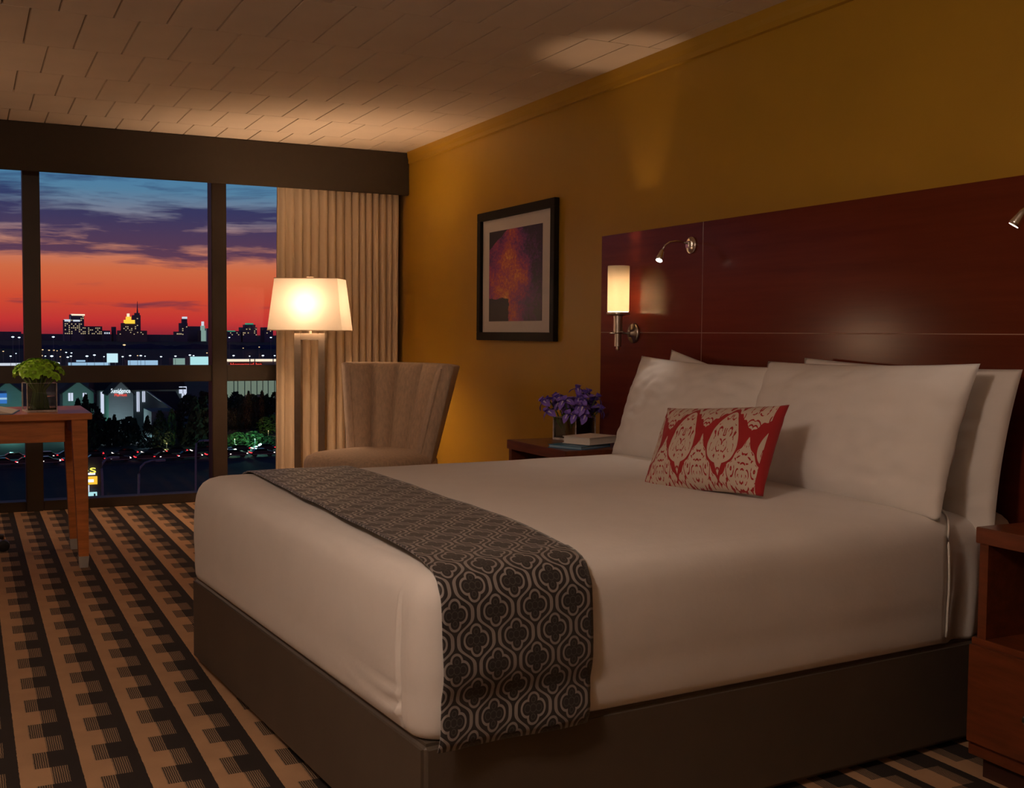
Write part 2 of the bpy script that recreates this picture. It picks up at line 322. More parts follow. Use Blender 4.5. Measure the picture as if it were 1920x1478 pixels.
# ------------------------------------------------------------------ room shell
def uvset(o, f):
    me = o.data; l = me.uv_layers.new(name='UVMap')
    for p in me.polygons:
        for li in p.loop_indices: l.data[li].uv = f(me.vertices[me.loops[li].vertex_index].co)
fl = MB().box(XL, XW, YB, YW+.02, -.1, 0).build('floor', m_carpet); tag(fl, 'beige and black striped carpet with hatched blocks', 'floor', kind='structure')
ce = MB().box(XL, XW, YB, YW+.05, H+.014, H+.16).build('ceiling', m_grout); tag(ce, 'beige plank-tiled ceiling in running bond', 'ceiling', kind='structure')
rows_y = [YB+.0, -.645, -.035, .575, 1.185, 1.795, 2.405, 3.015, 3.625, 4.235, 4.845, 5.455, 6.03, 6.58, 7.085, 7.55, YW+.04]
TW, x0t = .2045, .2515
tmesh = {}; stuffb = MB()
for j in range(len(rows_y)-1):
    a, c = rows_y[j]+.0012, rows_y[j+1]-.0012; off = x0t+(0 if j % 2 == 0 else .5*TW)
    k0 = math.floor((XL-off)/TW)
    for k in range(k0, 40):
        xa, xb = off+k*TW+.002, off+(k+1)*TW-.002
        xa, xb = max(xa, XL), min(xb, XW)
        if xb-xa < .02: continue
        if xb > -.15 and c > 2.4:
            key = (round(xb-xa, 3), round(c-a, 3))
            if key not in tmesh:
                w2, h2 = key[0]/2, key[1]/2
                tmesh[key] = MB().frustum((-w2+.002, w2-.002, -h2+.001, h2-.001, 0), (-w2, w2, -h2, h2, .014)).mesh('tile', m_ceil)
            link('tile', tmesh[key], ce, ((xa+xb)/2, (a+c)/2, H+random.Random(j*77+k).uniform(-.0003, .0003)))
        else: stuffb.box(xa, xb, a, c, H, H+.014)
tag(stuffb.build('tile_field', m_ceil, ce), kind='stuff')
tag(MB().box(XW, XW+.12, YB, YW+.1, -.1, H+.16).build('wall_right', m_wall), 'mustard yellow painted wall behind the bed', 'wall', kind='structure')
tag(MB().box(XL-.12, XL, YB, YW+.1, -.1, H+.16).build('wall_left', m_wall2), 'beige wall opposite the bed', 'wall', kind='structure')
tag(MB().box(XL-.12, XW+.12, YB-.12, YB, -.1, H+.16).build('wall_back', m_wall2), 'beige wall behind the viewer', 'wall', kind='structure')
tr = MB().prism([(XW-.016, 2.325), (XW, 2.322), (XW, H), (XW-.026, H), (XW-.022, 2.37), (XW-.016, 2.35)], YB, YW-.3, 'y').build('trim_1', m_wall)
tag(tr, 'mustard painted crown moulding under the ceiling', 'moulding', kind='structure')
tag(MB().box(XW-.015, XW, 4.72, YW, 0, .10).build('baseboard_right', m_bronze, bevel=.003), 'dark baseboard along the mustard wall', 'baseboard', kind='structure')
# window wall: frame, mullions, transom, panes
wn = thing('window_1', 'floor to ceiling window in dark bronze frame', 'window', (0, YW, 0), kind='structure')
mull = [XL+.04, -.772, .385, 1.542, XW-.04]
for i, mx in enumerate(mull):
    MB().box(mx-.05, mx+.05, -.045, .09, 0, H).build('mullion', m_bronze, wn, bevel=.004)
for z0, z1, nm, dp in ((0, .062, 'bottom_rail', .09), (.813, .922, 'transom', .055), (H-.06, H, 'head_rail', .05)):
    for i in range(4):
        MB().box(mull[i]+.05, mull[i+1]-.05, -.03, dp, z0, z1).build(nm, m_bronze, wn, bevel=.004)
for i in range(4):
    for z0, z1 in ((.062, .813), (.922, H-.06)):
        MB().box(mull[i]+.05, mull[i+1]-.05, .028, .034, z0, z1).build('glass_pane', m_pane, wn)
# valance (pelmet) and curtain
va = thing('window_valance', 'long dark brown fabric pelmet above the window and curtain', 'valance', (0, 7.455, 2.1084))
MB().box(XL+.01, XW-.002, 7.455, 7.475, 2.1084, H-.001).build('front_board', m_val, va, bevel=.004, world=True)
MB().box(XL+.01, XW-.002, 7.475, 7.68, 2.36, H-.002).build('top_board', m_val, va, world=True)
cu = thing('curtain', 'pleated beige curtain gathered at the right of the window', 'curtain', (2.3, 7.56, .02))
rng = random.Random(4)
def curtain(name, xa, xb, yc, amp, nf, seed, ztop, zbot, mt):
    r = random.Random(seed); n = nf*14; rows = []
    ph = [r.uniform(-.5, .5) for _ in range(nf+2)]; am = [r.uniform(.45, 1.25) for _ in range(nf+2)]; dr = [r.uniform(-.02, .02) for _ in range(nf+2)]
    for j in range(25):
        z = ztop+(zbot-ztop)*j/24; row = []; s = j/24
        for k in range(n+1):
            q = k/n*nf; i = int(min(q, nf-1e-6)); fr = q-i
            A = am[i]*(1-fr)+am[i+1]*fr; P = ph[i]*(1-fr)+ph[i+1]*fr; D = dr[i]*(1-fr)+dr[i+1]*fr
            y = yc+amp*A*math.sin(2*PI*q+P+.8*s*D*20)*(.75+.35*s)+.25*amp*math.sin(4*PI*q+2*P)
            x = xa+(xb-xa)*k/n+D*s+.012*math.sin(2*PI*q*1.0+1.3+P)
            row.append((x, y, z))
        rows.append(row)
    o = MB().grid(rows).build(name, mt, cu, smooth=True, world=True)
    md = o.modifiers.new('thick', 'SOLIDIFY'); md.thickness = .004
    return o
curtain('curtain_panel', 1.90, 2.36, 7.585, .040, 8, 11, 2.36, .03, m_curt)
curtain('curtain_panel', 2.32, 2.765, 7.575, .034, 9, 23, 2.36, .03, m_curt)
MB().box(1.85, 2.79, 7.555, 7.605, 2.345, 2.36).build('track', m_white, cu, world=True)
# ------------------------------------------------------------------ bed
BX0, BX1, BY0, BY1 = .695, 2.608, 2.125, 3.985
BTH = math.radians(4.3); BP = Vector((.8325, 2.125, 0))       # the bed stands slightly askew to the wall
BM = Matrix.Translation(BP) @ Matrix.Rotation(BTH, 4, 'Z') @ Matrix.Translation((-BX0, -BY0, 0))
bed = thing('bed', 'king bed base wrapped in dark taupe vinyl with white sheeted mattress', 'bed', (BX0, BY0, 0))
MB().box(BX0+.006, BX1, BY0+.006, BY1-.006, .012, .297).build('base', m_base, bed, bevel=.012, seg=3, world=True)
for x in (BX0+.12, BX1-.12):
    for y in (BY0+.12, BY1-.12): MB().box(x-.03, x+.03, y-.03, y+.03, 0, .013).build('foot', m_leg, bed, world=True)
rings_ = [(.012, .300), (.006, .306), (.002, .32), (0, .35), (0, .39), (-.003, .44), (-.003, .49), (-.001, .53), (.001, .56), (.005, .588), (.013, .611), (.026, .630), (.046, .643), (.075, .651), (.11, .656), (.16, .660), (.22, .663), (.32, .666), (.45, .668), (.6, .669), (.75, .670), (.9299, .670)]
_d = []
for (i0, z0), (i1, z1) in zip(rings_, rings_[1:]):
    n_ = max(1, int(math.hypot(i1-i0, z1-z0)/.009)) if z0 < .65 else 3
    _d += [(i0+(i1-i0)*k/n_, z0+(z1-z0)*k/n_) for k in range(n_)]
rings_ = _d+[rings_[-1]]
def ring_pts(ins, z, hem, off=0.0, nside=70, narc=14, nfoot=110, rc=.075):
    ins = min(ins, .9299); x0, y0, y1 = BX0+ins-off, BY0+ins-off, BY1-ins+off; r = min(max(.002, rc-ins*.8), (y1-y0)/2); pts = []
    for k in range(nside+1):
        t_ = k/nside; pts.append((hem(y0)+(x0+r-hem(y0))*t_, y0, z))
    for k in range(1, narc):
        a = PI/2*k/narc; pts.append((x0+r-r*math.sin(a), y0+r-r*math.cos(a), z))
    for k in range(nfoot+1): pts.append((x0, y0+r+(y1-y0-2*r)*(k/nfoot)**1.9, z))
    for k in range(1, narc):
        a = PI/2*k/narc; pts.append((x0+r-r*math.cos(a), y1-r+r*math.sin(a), z))
    for k in range(nside+1):
        t_ = k/nside; pts.append((x0+r+(hem(y1)-x0-r)*t_, y1, z))
    return pts
hem = lambda y: 2.300+.16*(1-math.exp(-max(0, min(y-BY0, BY1-y))/.12))
def soft(p, a=.006):
    n = noise.noise(Vector(p)*2.3)+.5*noise.noise(Vector(p)*5.1); return n*a
dv = []
for ins, z in rings_:
    row = []
    for (x, y, zz) in ring_pts(ins, z, hem):
        d = soft((x, y, zz)); z2 = zz; top = zz > .6
        # mitre seam and gathers at the tucked near foot corner
        w = 0
        if x < BX0+.05 and y < BY0+.5 and zz < .60:
            q = y-BY0-.105+.05*max(0, .36-zz); w = -.008*math.exp(-(q/.005)**2)*min(1, (.60-zz)/.1)+.004*math.exp(-((q-.012)/.006)**2)
            if q > 0: w += .0075*math.exp(-q/.09)*math.exp(-((zz-.345)/.045)**2)*math.sin(170*(zz+.22*q-.9*q*q)+2*noise.noise(Vector((y*9, zz*9, 0))))
        nx, ny = (-1, 0) if x < BX0+.11 and BY0+.06 < y < BY1-.06 else (0, -1 if y < 3 else 1)
        if zz > .31: row.append((x+(0 if top else nx*(d*.6+w)), y+(0 if top else ny*(d*.6+w)), z2+(d*.8 if top else 0)))
        else: row.append((x, y, z2))
    dv.append(row)
_m = MB().grid(dv); _m.weld = .0012
du = _m.build('duvet', m_sheet, None, smooth=True)
tag(du, 'smooth white duvet cover tucked tightly around the bed', 'duvet')
md = du.modifiers.new('thick', 'SOLIDIFY'); md.thickness = .007; md.offset = -1
du.matrix_world = BM
# mattress sheet at the head end
sh = []
full = lambda y: BX1
for ins, z in rings_:
    row = []
    for (x, y, zz) in ring_pts(ins+.016, z-.012, full, nside=150):
        wv_ = 0
        if x > 2.2 and zz < .56 and y < 3: wv_ = .010*math.sin(58*x+3*noise.noise(Vector((x*4, 0, zz*3))))*min(1, (.60-zz)/.2)
        row.append((x, y-wv_, max(zz, .2985)+(soft((x*2, y*2, zz), .003) if zz > .6 else 0)))
    sh.append(row)
_m = MB().grid(sh); _m.weld = .0012
_m.build('mattress', m_sheet, bed, smooth=True, world=True)
bed.matrix_world = Matrix.Translation(BP) @ Matrix.Rotation(BTH, 4, 'Z')
# hem stitching line on the duvet edge
pts = [(hem(p[1])-.001, p[1], p[2]) for p in [(0, BY0+i-.0035, z+.0015) for i, z in rings_[2:52:2]]]
MB().tube(pts, .0035, 6).build('hem', m_white, du, smooth=True)
# runner
prof = [(BY0+i-.010, z) for i, z in rings_[5:]]; prof = prof+[(BY1-(y-BY0), z) for y, z in prof[::-1][1:]]
path = [(BY0-.016, .282), (BY0-.020, .30), (BY0-.018, .32), (BY0-.012, .34)]+prof
dense = []
for i in range(len(path)-1):
    a, c = Vector(path[i]), Vector(path[i+1]); n = max(1, int((c-a).length/.02))
    dense += [a+(c-a)*k/n for k in range(n)]
dense.append(Vector(path[-1])); s = 0; rr_ = []; svals = []
for i, p in enumerate(dense):
    if i: s += (p-dense[i-1]).length
    svals.append(s); row = []
    for k in range(33):
        q = k/32; x = BX0+.0395+.372*q+math.tan(BTH)*(p.x-BY0)+ (-.014 if p.y < .36 else 0)*max(0, (.36-p.y)/.08)
        dy = 0
        if p.x < BY0+.03: dy = -.010*math.exp(-((p.y-.44)/.05)**2)*(.6+.4*math.sin(5*q))+.006*math.exp(-((p.y-.375)/.025)**2)-.004*math.sin(9*q+1)*max(0, (.5-p.y)/.2)
        z = p.y+.0075+(.030*(1-q)*0 if p.y < .3 else 0)
        if p.x > BY0+.1 and p.x < BY1-.1: z += soft((x, p.x, .66), .0064)
        row.append((x, p.x+dy-.003*(1 if p.x < 3 else -1)*(p.y < .6), z))
    rr_.append(row)
ru = MB().grid(rr_).build('bed_runner', m_run, None, smooth=True)
uvl = ru.data.uv_layers.new(name='UVMap')
for p in ru.data.polygons:
    for li in p.loop_indices:
        vi = ru.data.loops[li].vertex_index; uvl.data[li].uv = ((vi % 33)/32*.376+.02, svals[vi//33])
md = ru.modifiers.new('thick', 'SOLIDIFY'); md.thickness = .004; md.offset = 0
ru.matrix_world = BM
tag(ru, 'black and grey patterned runner laid across the foot of the bed', 'bed runner')
# pillows
def pillow_mesh(name, w, h, t, seed, mt, n=44, wr=.006, concave=.035, pw=2.6):
    r = random.Random(seed); so = Vector((r.uniform(0, 50), r.uniform(0, 50), 0)); mb = MB(); N = n+1; idx = {}
    for side in (1, -1):
        for j in range(N):
            for i in range(N):
                u_, v_ = 2*i/n-1, 2*j/n-1
                if side == -1 and (i in (0, n) or j in (0, n)): idx[(side, i, j)] = idx[(1, i, j)]; continue
                x = w/2*u_*(1-concave*(1-v_*v_)); y = h/2*v_*(1-concave*1.3*(1-u_*u_))
                th = t/2*(max(0, 1-abs(u_)**pw)*max(0, 1-abs(v_)**pw))**.62
                p = Vector((u_*2.2, v_*1.6, side*.5))+so
                z = side*th+wr*noise.noise(p*1.6)*min(1, th*16)+wr*.8*noise.noise(p*4)*min(1, th*16)
                # creases running in from the corners
                z += wr*.9*math.sin(16*(u_*v_)+4*noise.noise(p*1.3))*abs(u_*v_)*min(1, th*20)
                idx[(side, i, j)] = len(mb.v); mb.v.append((x, y, z))
        for j in range(n):
            for i in range(n):
                q = (idx[(side, i, j)], idx[(side, i+1, j)], idx[(side, i+1, j+1)], idx[(side, i, j+1)])
                mb.f.append(q if side == 1 else q[::-1])
    me = mb.mesh(name, mt, smooth=True, fix=False)
    l = me.uv_layers.new(name='UVMap')
    for p in me.polygons:
        for li in p.loop_indices:
            c = me.vertices[me.loops[li].vertex_index].co; l.data[li].uv = (c.x/w+.5, c.y/h+.5)
    return me
def orient(o, bottom, top, right):       # local x = right, y = up the pillow, z = front normal
    b_, t_ = Vector(bottom), Vector(top); y = (t_-b_).normalized(); x = Vector(right); x = (x-x.dot(y)*y).normalized(); z = x.cross(y)
    o.matrix_world = Matrix(((x.x, y.x, z.x, (b_.x+t_.x)/2), (x.y, y.y, z.y, (b_.y+t_.y)/2), (x.z, y.z, z.z, (b_.z+t_.z)/2), (0, 0, 0, 1)))
def pillow(w, h, t, seed, bottom, top, right, label, group='white sleeping pillows'):
    o = link('pillow', pillow_mesh('pillow', w, h, t, seed, m_pillow, wr=.011)); orient(o, bottom, top, right); tag(o, label, 'pillow', group); return o
pillow(.90, .44, .20, 1, (2.43, 3.595, .652), (2.555, 3.585, 1.032), (0, -1, 0), 'white pillow behind the red cushion, on the side by the irises')
pillow(.93, .46, .21, 2, (2.425, 2.728, .656), (2.555, 2.735, 1.046), (0, -1, .02), 'white front pillow standing nearest the open nightstand')
pillow(.90, .43, .13, 3, (2.60, 3.61, .630), (2.665, 3.55, .985), (0, -1, 0), 'white pillow almost hidden behind the iris-side front pillow')
pillow(.92, .48, .14, 4, (2.60, 2.69, .642), (2.670, 2.685, 1.022), (0, -1, 0), 'white rear pillow peeking out beside the open nightstand')
cu_ = link('cushion', pillow_mesh('cushion', .50, .30, .15, 9, m_cush, concave=.05, wr=.003))
orient(cu_, (2.045, 2.875, .664), (2.175, 2.925, .922), (.07, -.47, -.035)); tag(cu_, 'small crimson and cream damask cushion leaning on the pillows', 'cushion')
# ------------------------------------------------------------------ headboard
hb_ = thing('headboard', 'wide dark cherry panel headboard on the mustard wall', 'headboard', (2.78, 3.05, 0))
MB().box(2.765, 2.806, 1.415, 4.683, .02, 1.612).build('backing', m_inlay, hb_, world=True)
for (ya, yb) in ((1.41, 2.2335), (2.2365, 3.8635), (3.8665, 4.688)):
    for (za, zb) in ((.0, 1.1594), (1.1622, 1.6186)):
        MB().box(2.747, 2.766, ya, yb, za, zb).build('panel', m_cherry, hb_, bevel=.0006, seg=1, world=True)
for ya in (2.235, 3.865): MB().box(2.7474, 2.766, ya-.0015, ya+.0015, .0, 1.6186).build('inlay_strip', m_inlay, hb_, world=True)
for ya, yb in ((1.41, 2.2335), (2.2365, 3.8635), (3.8665, 4.688)): MB().box(2.7474, 2.766, ya, yb, 1.1594, 1.1622).build('inlay_strip', m_inlay, hb_, world=True)
# ------------------------------------------------------------------ wall sconce
def sconce(y, label):
    t = thing('wall_sconce', label, 'wall lamp', (2.747, y, 1.157))
    MB().lathe([(.045, 0), (.045, -.008), (.040, -.014), (.018, -.016), (.016, -.03)], 28, axis='x').build('backplate', m_nickel, t, smooth=True)
    MB().tube([(-.02, 0, 0), (-.13, 0, 0)], .0045, 10).build('arm', m_nickel, t, smooth=True)
    MB().tube([(-.088, -.045, .006), (-.088, .048, .006)], .003, 8).build('cross_rod', m_nickel, t, smooth=True)
    MB().lathe([(.006, -.078), (.008, -.072), (.008, -.062), (.016, -.06), (.016, -.003), (.0175, 0), (.021, .002), (.021, .078), (.03, .08), (.05, .083), (.052, .086), (.052, .094), (.045, .095)], 32, (-.088, 0, 0)).build('stem', m_nickel, t, smooth=False)
    o = MB().lathe([(.046, .095), (.049, .10), (.0495, .30), (.0485, .303), (.0465, .30), (.0455, .10)], 40, (-.088, 0, 0), cap=False).build('glass_shade', m_opal, t, smooth=True)
    MB().lathe([(.012, .095), (.012, .13)], 12, (-.088, 0, 0)).build('lamp_holder', m_white, t)
    l = bpy.data.lights.new('sconce_bulb', 'POINT'); l.energy = SCONCE_W; l.color = WARM; l.shadow_soft_size = .014
    lo = bpy.data.objects.new('sconce_bulb', l); C.objects.link(lo); lo.parent = t; lo.location = (-.088, 0, .155)
SCONCE_W, FLOOR_W = 8.0, 33.0
sconce(4.385, 'brushed nickel wall lamp with lit opal glass cylinder on the headboard')
# reading lamps
m_led = glow('reading_led', (1, .93, .82), 6.0, True)
def reading(y, label, dirv, watts, size):
    t = thing('reading_lamp', label, 'reading lamp', (2.7476, y, 1.527)); d = Vector(dirv).normalized()
    MB().lathe([(.036, 0), (.036, -.006), (.032, -.010), (.012, -.012)], 28, axis='x').build('wall_plate', m_chrome, t, smooth=True)
    MB().box(-.026, -.008, -.012, .012, -.012, .016).build('swivel_block', m_chrome, t, bevel=.003)
    p = [(-.02, 0, .006), (-.05, 0, .012), (-.08, 0, .013), (-.11, 0, .008), (-.133, 0, -.006), (-.146, 0, -.025)]
    e = Vector(p[-1]); MB().tube(p, .0042, 10).build('gooseneck', m_chrome, t, smooth=True)
    hd = MB(); ax = [e, e+d*.012, e+d*.02, e+d*.042, e+d*.052]; hd.tube(ax, [.006, .010, .011, .0155, .0165], 20); hd.build('lamp_head', m_chrome, t, smooth=True)
    ld = MB(); ld.tube([e+d*.0515, e+d*.0535], [.0135, .0135], 20); ld.build('led_lens', m_led, t)
    l = bpy.data.lights.new('reading_spot', 'SPOT'); l.energy = watts; l.color = (1, .82, .68); l.spot_size = size; l.spot_blend = .8; l.shadow_soft_size = .012
    lo = bpy.data.objects.new('reading_spot', l); C.objects.link(lo); lo.parent = t; lo.location = e+d*.056; lo.rotation_euler = (-d).to_track_quat('Z', 'Y').to_euler()
reading(3.945, 'chrome gooseneck reading light above the wall lamp', (-.55, -.30, -1), 3.0, 1.0)
reading(2.17, 'chrome reading light at the right edge of the headboard', (-.35, .45, -.9), 1.0, 1.1)
# ------------------------------------------------------------------ nightstands
def nightstand(xf, y0, y1, label, knob=True):
    t = thing('nightstand', label, 'nightstand', (xf+.22, (y0+y1)/2, 0))
    xb = 2.742
    MB().box(xf, xb, y0, y1, .618, .66).build('top', m_oakd, t, bevel=.002, world=True)
    for ya, yb in ((y0+.008, y0+.035), (y1-.035, y1-.008)): MB().box(xf+.008, xb, ya, yb, .37, .618).build('side_panel', m_oakd, t, world=True)
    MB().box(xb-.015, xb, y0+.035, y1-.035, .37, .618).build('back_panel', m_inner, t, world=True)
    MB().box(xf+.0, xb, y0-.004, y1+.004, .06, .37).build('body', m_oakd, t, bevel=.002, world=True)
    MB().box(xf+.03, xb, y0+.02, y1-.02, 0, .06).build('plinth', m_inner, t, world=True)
    d = MB().box(xf-.018, xf, y0+.004, y1-.004, .10, .355).build('drawer', m_oakd, t, bevel=.002, world=True)
    MB().lathe([(.006, 0), (.006, -.012), (.013, -.018), (.014, -.026), (.009, -.03)], 16, (xf-.018, (y0+y1)/2+.085, .218), axis='x').build('knob', m_chrome, d, smooth=True, world=True)
    return t
nightstand(2.257, 4.13, 4.70, 'dark cherry nightstand holding irises and books beside the bed')
nightstand(2.355, 1.50, 2.085, 'dark cherry nightstand with open niche at the right edge')
# books on the nightstand
def book(loc, rz, w, d, h, cov, pages, label, nm='book'):
    t = thing(nm, label, 'book', loc, rz)
    MB().box(-w/2, w/2, -d/2, d/2, 0, .0022).build('cover', cov, t); MB().box(-w/2, w/2, -d/2, d/2, h-.0022, h).build('cover', cov, t)
    MB().box(w/2-.003, w/2, -d/2, d/2, .002, h-.002).build('spine', cov, t); MB().box(-w/2+.004, w/2-.003, -d/2+.004, d/2-.004, .0022, h-.0022).build('page_block', pages, t)
    return t
book((2.40, 4.27, .66), .42, .21, .18, .014, m_blue, m_bluel, 'blue hardcover book lying under a white book on the nightstand')
wb = thing('book', 'thick white book with rounded spine on top of a blue book', 'book', (2.46, 4.27, .6745), .38)
pr = [(-.105, .002), (.09, .002), (.103, .008), (.108, .018), (.103, .028), (.09, .034), (-.105, .034)]
sh_ = pr+[(-.105, .031), (.089, .031), (.100, .026), (.104, .018), (.100, .010), (.089, .005), (-.105, .005)]
MB().prism(sh_, -.075, .075, 'y').build('cover', m_white, wb); MB().box(-.10, .09, -.071, .071, .005, .031).build('page_block', m_white, wb)
# ------------------------------------------------------------------ flowers
def petal(L, Wd, curl, n=6, m=4, broad=False):
    rows = []
    for i in range(n+1):
        s_ = i/n; ww = Wd*(math.sin(PI*min(.999, .12+.86*s_))**.7) if not broad else Wd*(.28+.72*math.sin(PI*min(1, .5*s_/.72)) if s_ < .72 else math.sqrt(max(.03, 1-((s_-.72)/.28)**2))); row = []
        for k in range(m+1):
            q = 2*k/m-1; row.append((L*s_, ww*q/2, curl(s_)+.15*ww*q*q))
        rows.append(row)
    return rows
def rotp(rows, rx=0, rz=0, off=(0, 0, 0)):
    R = Matrix.Rotation(rz, 3, 'Z') @ Matrix.Rotation(rx, 3, 'Y'); o = Vector(off)
    return [[tuple(R @ Vector(p)+o) for p in r] for r in rows]
def iris_meshes():
    f = MB(); st = MB(); sg = MB()
    for k in range(3):
        a = 2*PI*k/3
        f.grid(rotp(petal(.036, .030, lambda s: .012*math.sin(PI*s)-.022*s*s+.002*math.sin(9*s), 7, 6, True), -.25, a))
        f.grid(rotp(petal(.036, .024, lambda s: .009*math.sin(PI*s), 6, 4, True), -1.05, a+PI/3))
        st.grid(rotp(petal(.026, .009, lambda s: .012*math.sin(PI*s)-.006*s*s+.003), -.25, a))
        sg.grid(rotp(petal(.020, .005, lambda s: .010*math.sin(PI*s)+.0065-.008*s*s), -.2, a))
    return f.mesh('falls', m_iris, True), st.mesh('style_arms', m_irisl, True), sg.mesh('signal', m_yel, True)
fm, sm, gm = iris_meshes()
VX, VY = 2.545, 4.575
va2 = thing('glass_vase', 'square clear glass vase of irises on the nightstand', 'vase', (VX, VY, .66), .35)
def cubevase(t, a, h, th, wl):
    mb = MB(); mb.box(-a, a, -a, a, 0, .012)
    for (x0, x1, y0, y1) in ((-a, a, -a, -a+th), (-a, a, a-th, a), (-a, -a+th, -a+th, a-th), (a-th, a, -a+th, a-th)): mb.box(x0, x1, y0, y1, .012, h)
    mb.build('glass', m_vase, t); b2 = a-th-.001
    rb = MB(); e = .0022
    for (x0, x1, y0, y1) in ((-a, a, -a, -a+th), (-a, a, a-th, a), (-a, -a+th, -a+th, a-th), (a-th, a, -a+th, a-th)): rb.box(x0, x1, y0, y1, h, h+.0015)
    for sx_ in (-1, 1):
        for sy_ in (-1, 1): rb.box(sx_*(a+.0008)-e, sx_*(a+.0008)+e, sy_*(a+.0008)-e, sy_*(a+.0008)+e, .001, h)
    rb.build('painted_edge_glints', m_edge_glint, t)
    bb = MB(); bb.box(-a, a, -a-.0008, -a, .001, .011); bb.box(-a, a, a, a+.0008, .001, .011); bb.box(-a-.0008, -a, -a, a, .001, .011); bb.box(a, a+.0008, -a, a, .001, .011); bb.build('foot_glint_strips', m_edge_glint, t)  # pale strips, bright glint painted around the vase foot
    MB().box(-b2, b2, -b2, b2, .013, wl).build('water', m_water, t)
cubevase(va2, .068, .105, .005, .07)
r = random.Random(5); heads = []
for i in range(300):
    if len(heads) >= 34: break
    a = r.uniform(0, 2*PI); q = math.sqrt(r.random()); p = Vector((VX-.012+.125*q*math.cos(a), VY+.125*q*math.sin(a), .66+.150+.05*(1-q*q)+r.uniform(-.045, .030)))
    if all((p-o).length > .029 for o in heads): heads.append(p)
for i, p in enumerate(heads):
    t = thing('iris', 'purple iris in the square glass vase on the nightstand', 'flower', (VX, VY, .675), 0, 'irises in the nightstand vase')
    o = p-Vector((VX, VY, .675)); tilt = Vector((o.x*3.2, o.y*3.2, .42)).normalized(); e = tilt.to_track_quat('Z', 'Y').to_euler(); sc_ = r.uniform(.9, 1.15)
    for nm, me in (('petals', fm), ('style_arms', sm), ('signal', gm)): link(nm, me, t, o, e, (sc_, sc_, sc_))
    b0 = Vector((o.x*.35, o.y*.35, 0)); MB().tube([b0, b0.lerp(o, .55)+Vector((0, 0, .02)), o], .0028, 6).build('stem', m_green, t, smooth=True)
# ------------------------------------------------------------------ framed print
pf = thing('framed_print', 'black framed purple and orange print with white mount on the mustard wall', 'picture', (XW-.015, 5.726, 1.49))
PA, PB, PT, PZ = 6.22, 5.2315, 1.8643, 1.1108; fw = .048
for (ya, yb, za, zb) in ((PB, PA, PT-fw, PT), (PB, PA, PZ, PZ+fw), (PB, PB+fw, PZ+fw, PT-fw), (PA-fw, PA, PZ+fw, PT-fw)):
    MB().box(XW-.032, XW-.002, ya, yb, za, zb).build('frame_bar', m_black, pf, bevel=.002, world=True)
MB().box(XW-.012, XW-.002, PB+fw, PA-fw, PZ+fw, PT-fw).build('mount', m_mount, pf, world=True)
ay0, ay1, az0, az1 = 5.40, 6.08, 1.222, 1.745
ar = MB().box(XW-.0135, XW-.012, ay0, ay1, az0, az1).build('print', m_art, pf, world=True)
uvset(ar, lambda c: ((ay1-(c.y+5.726))/(ay1-ay0), (c.z+1.49-az0)/(az1-az0)))
# ------------------------------------------------------------------ floor lamp
def floor_lamp(loc, rz, label):
    t = thing('floor_lamp', label, 'floor lamp', loc, rz)
    MB().box(-.15, .15, -.11, .11, 0, .022).build('base', m_steel, t, bevel=.004)
    for x in (-.0775, .0775): MB().box(x-.0215, x+.0215, -.0215, .0215, .022, 1.142).build('upright', m_steel, t, bevel=.002)
    MB().box(-.056, .056, -.0215, .0215, 1.10, 1.142).build('crossbar', m_steel, t, bevel=.002)
    MB().lathe([(.008, 1.142), (.008, 1.22), (.016, 1.222), (.016, 1.27)], 14).build('lamp_holder', m_steel, t)
    B, T = (.236, .127, 1.160), (.200, .098, 1.482); c4 = lambda s: [(-s[0], -s[1], s[2]), (s[0], -s[1], s[2]), (s[0], s[1], s[2]), (-s[0], s[1], s[2])]
    o = MB().add(c4(B)+c4(T), [(0, 1, 5, 4), (1, 2, 6, 5), (2, 3, 7, 6), (3, 0, 4, 7)]).build('lamp_shade', m_shade, t)
    for s_, nm in ((B, 'shade_trim'), (T, 'shade_trim')):
        mb = MB(); q = c4(s_)
        for k in range(4): mb.tube([q[k], q[(k+1) % 4]], .003, 6)
        mb.build(nm, m_curt, o)
    MB().tube([(-.198, 0, 1.478), (.198, 0, 1.478)], .0025, 6).build('spider', m_steel, t)
    MB().lathe([(.005, 1.27), (.004, 1.48), (.022, 1.488), (.022, 1.494), (.007, 1.496), (.004, 1.502)], 14).build('finial', m_steel, t, smooth=False)
    l = bpy.data.lights.new('floor_lamp_bulb', 'POINT'); l.energy = FLOOR_W; l.color = WARM; l.shadow_soft_size = .085
    lo = bpy.data.objects.new('floor_lamp_bulb', l); C.objects.link(lo); lo.parent = t; lo.location = (.0, -.01, 1.315)
floor_lamp((1.945, 6.9, 0), math.radians(-33), 'floor lamp with lit white rectangular shade on an open steel frame')
# ------------------------------------------------------------------ slipper chair
ch = thing('armless_chair', 'taupe channel-back slipper chair beside the floor lamp', 'chair', (2.12, 6.02, 0), math.radians(-62))
NCH, A0 = 6, math.radians(80)
def back_pt(a, s_, inner, bulge=0):
    R0 = .27+.115*s_+(.04 if not inner else -.035); R0 -= bulge
    z = .40+.565*s_; y = R0*math.cos(a)*(.86)-.02+.05*s_; return (R0*math.sin(a)*1.02, y, z)
rows = []
for j in range(29):
    s_ = j/28; row = []
    for k in range(NCH*12+1):
        q = k/12; fr = q-math.floor(q); bl = .046*(math.sin(PI*min(max(fr, .0), 1)) if k % 12 else 0)**.55 if (k % 12) else 0
        e_ = min(1, (1-s_)*9)**.5; p = back_pt(-A0+2*A0*k/(NCH*12), s_, True, bl*(.4+.6*e_)); row.append((p[0], p[1], p[2]-(.012*(1-min(1, bl/.03)) if s_ > .9 else 0)))
    rows.append(row)
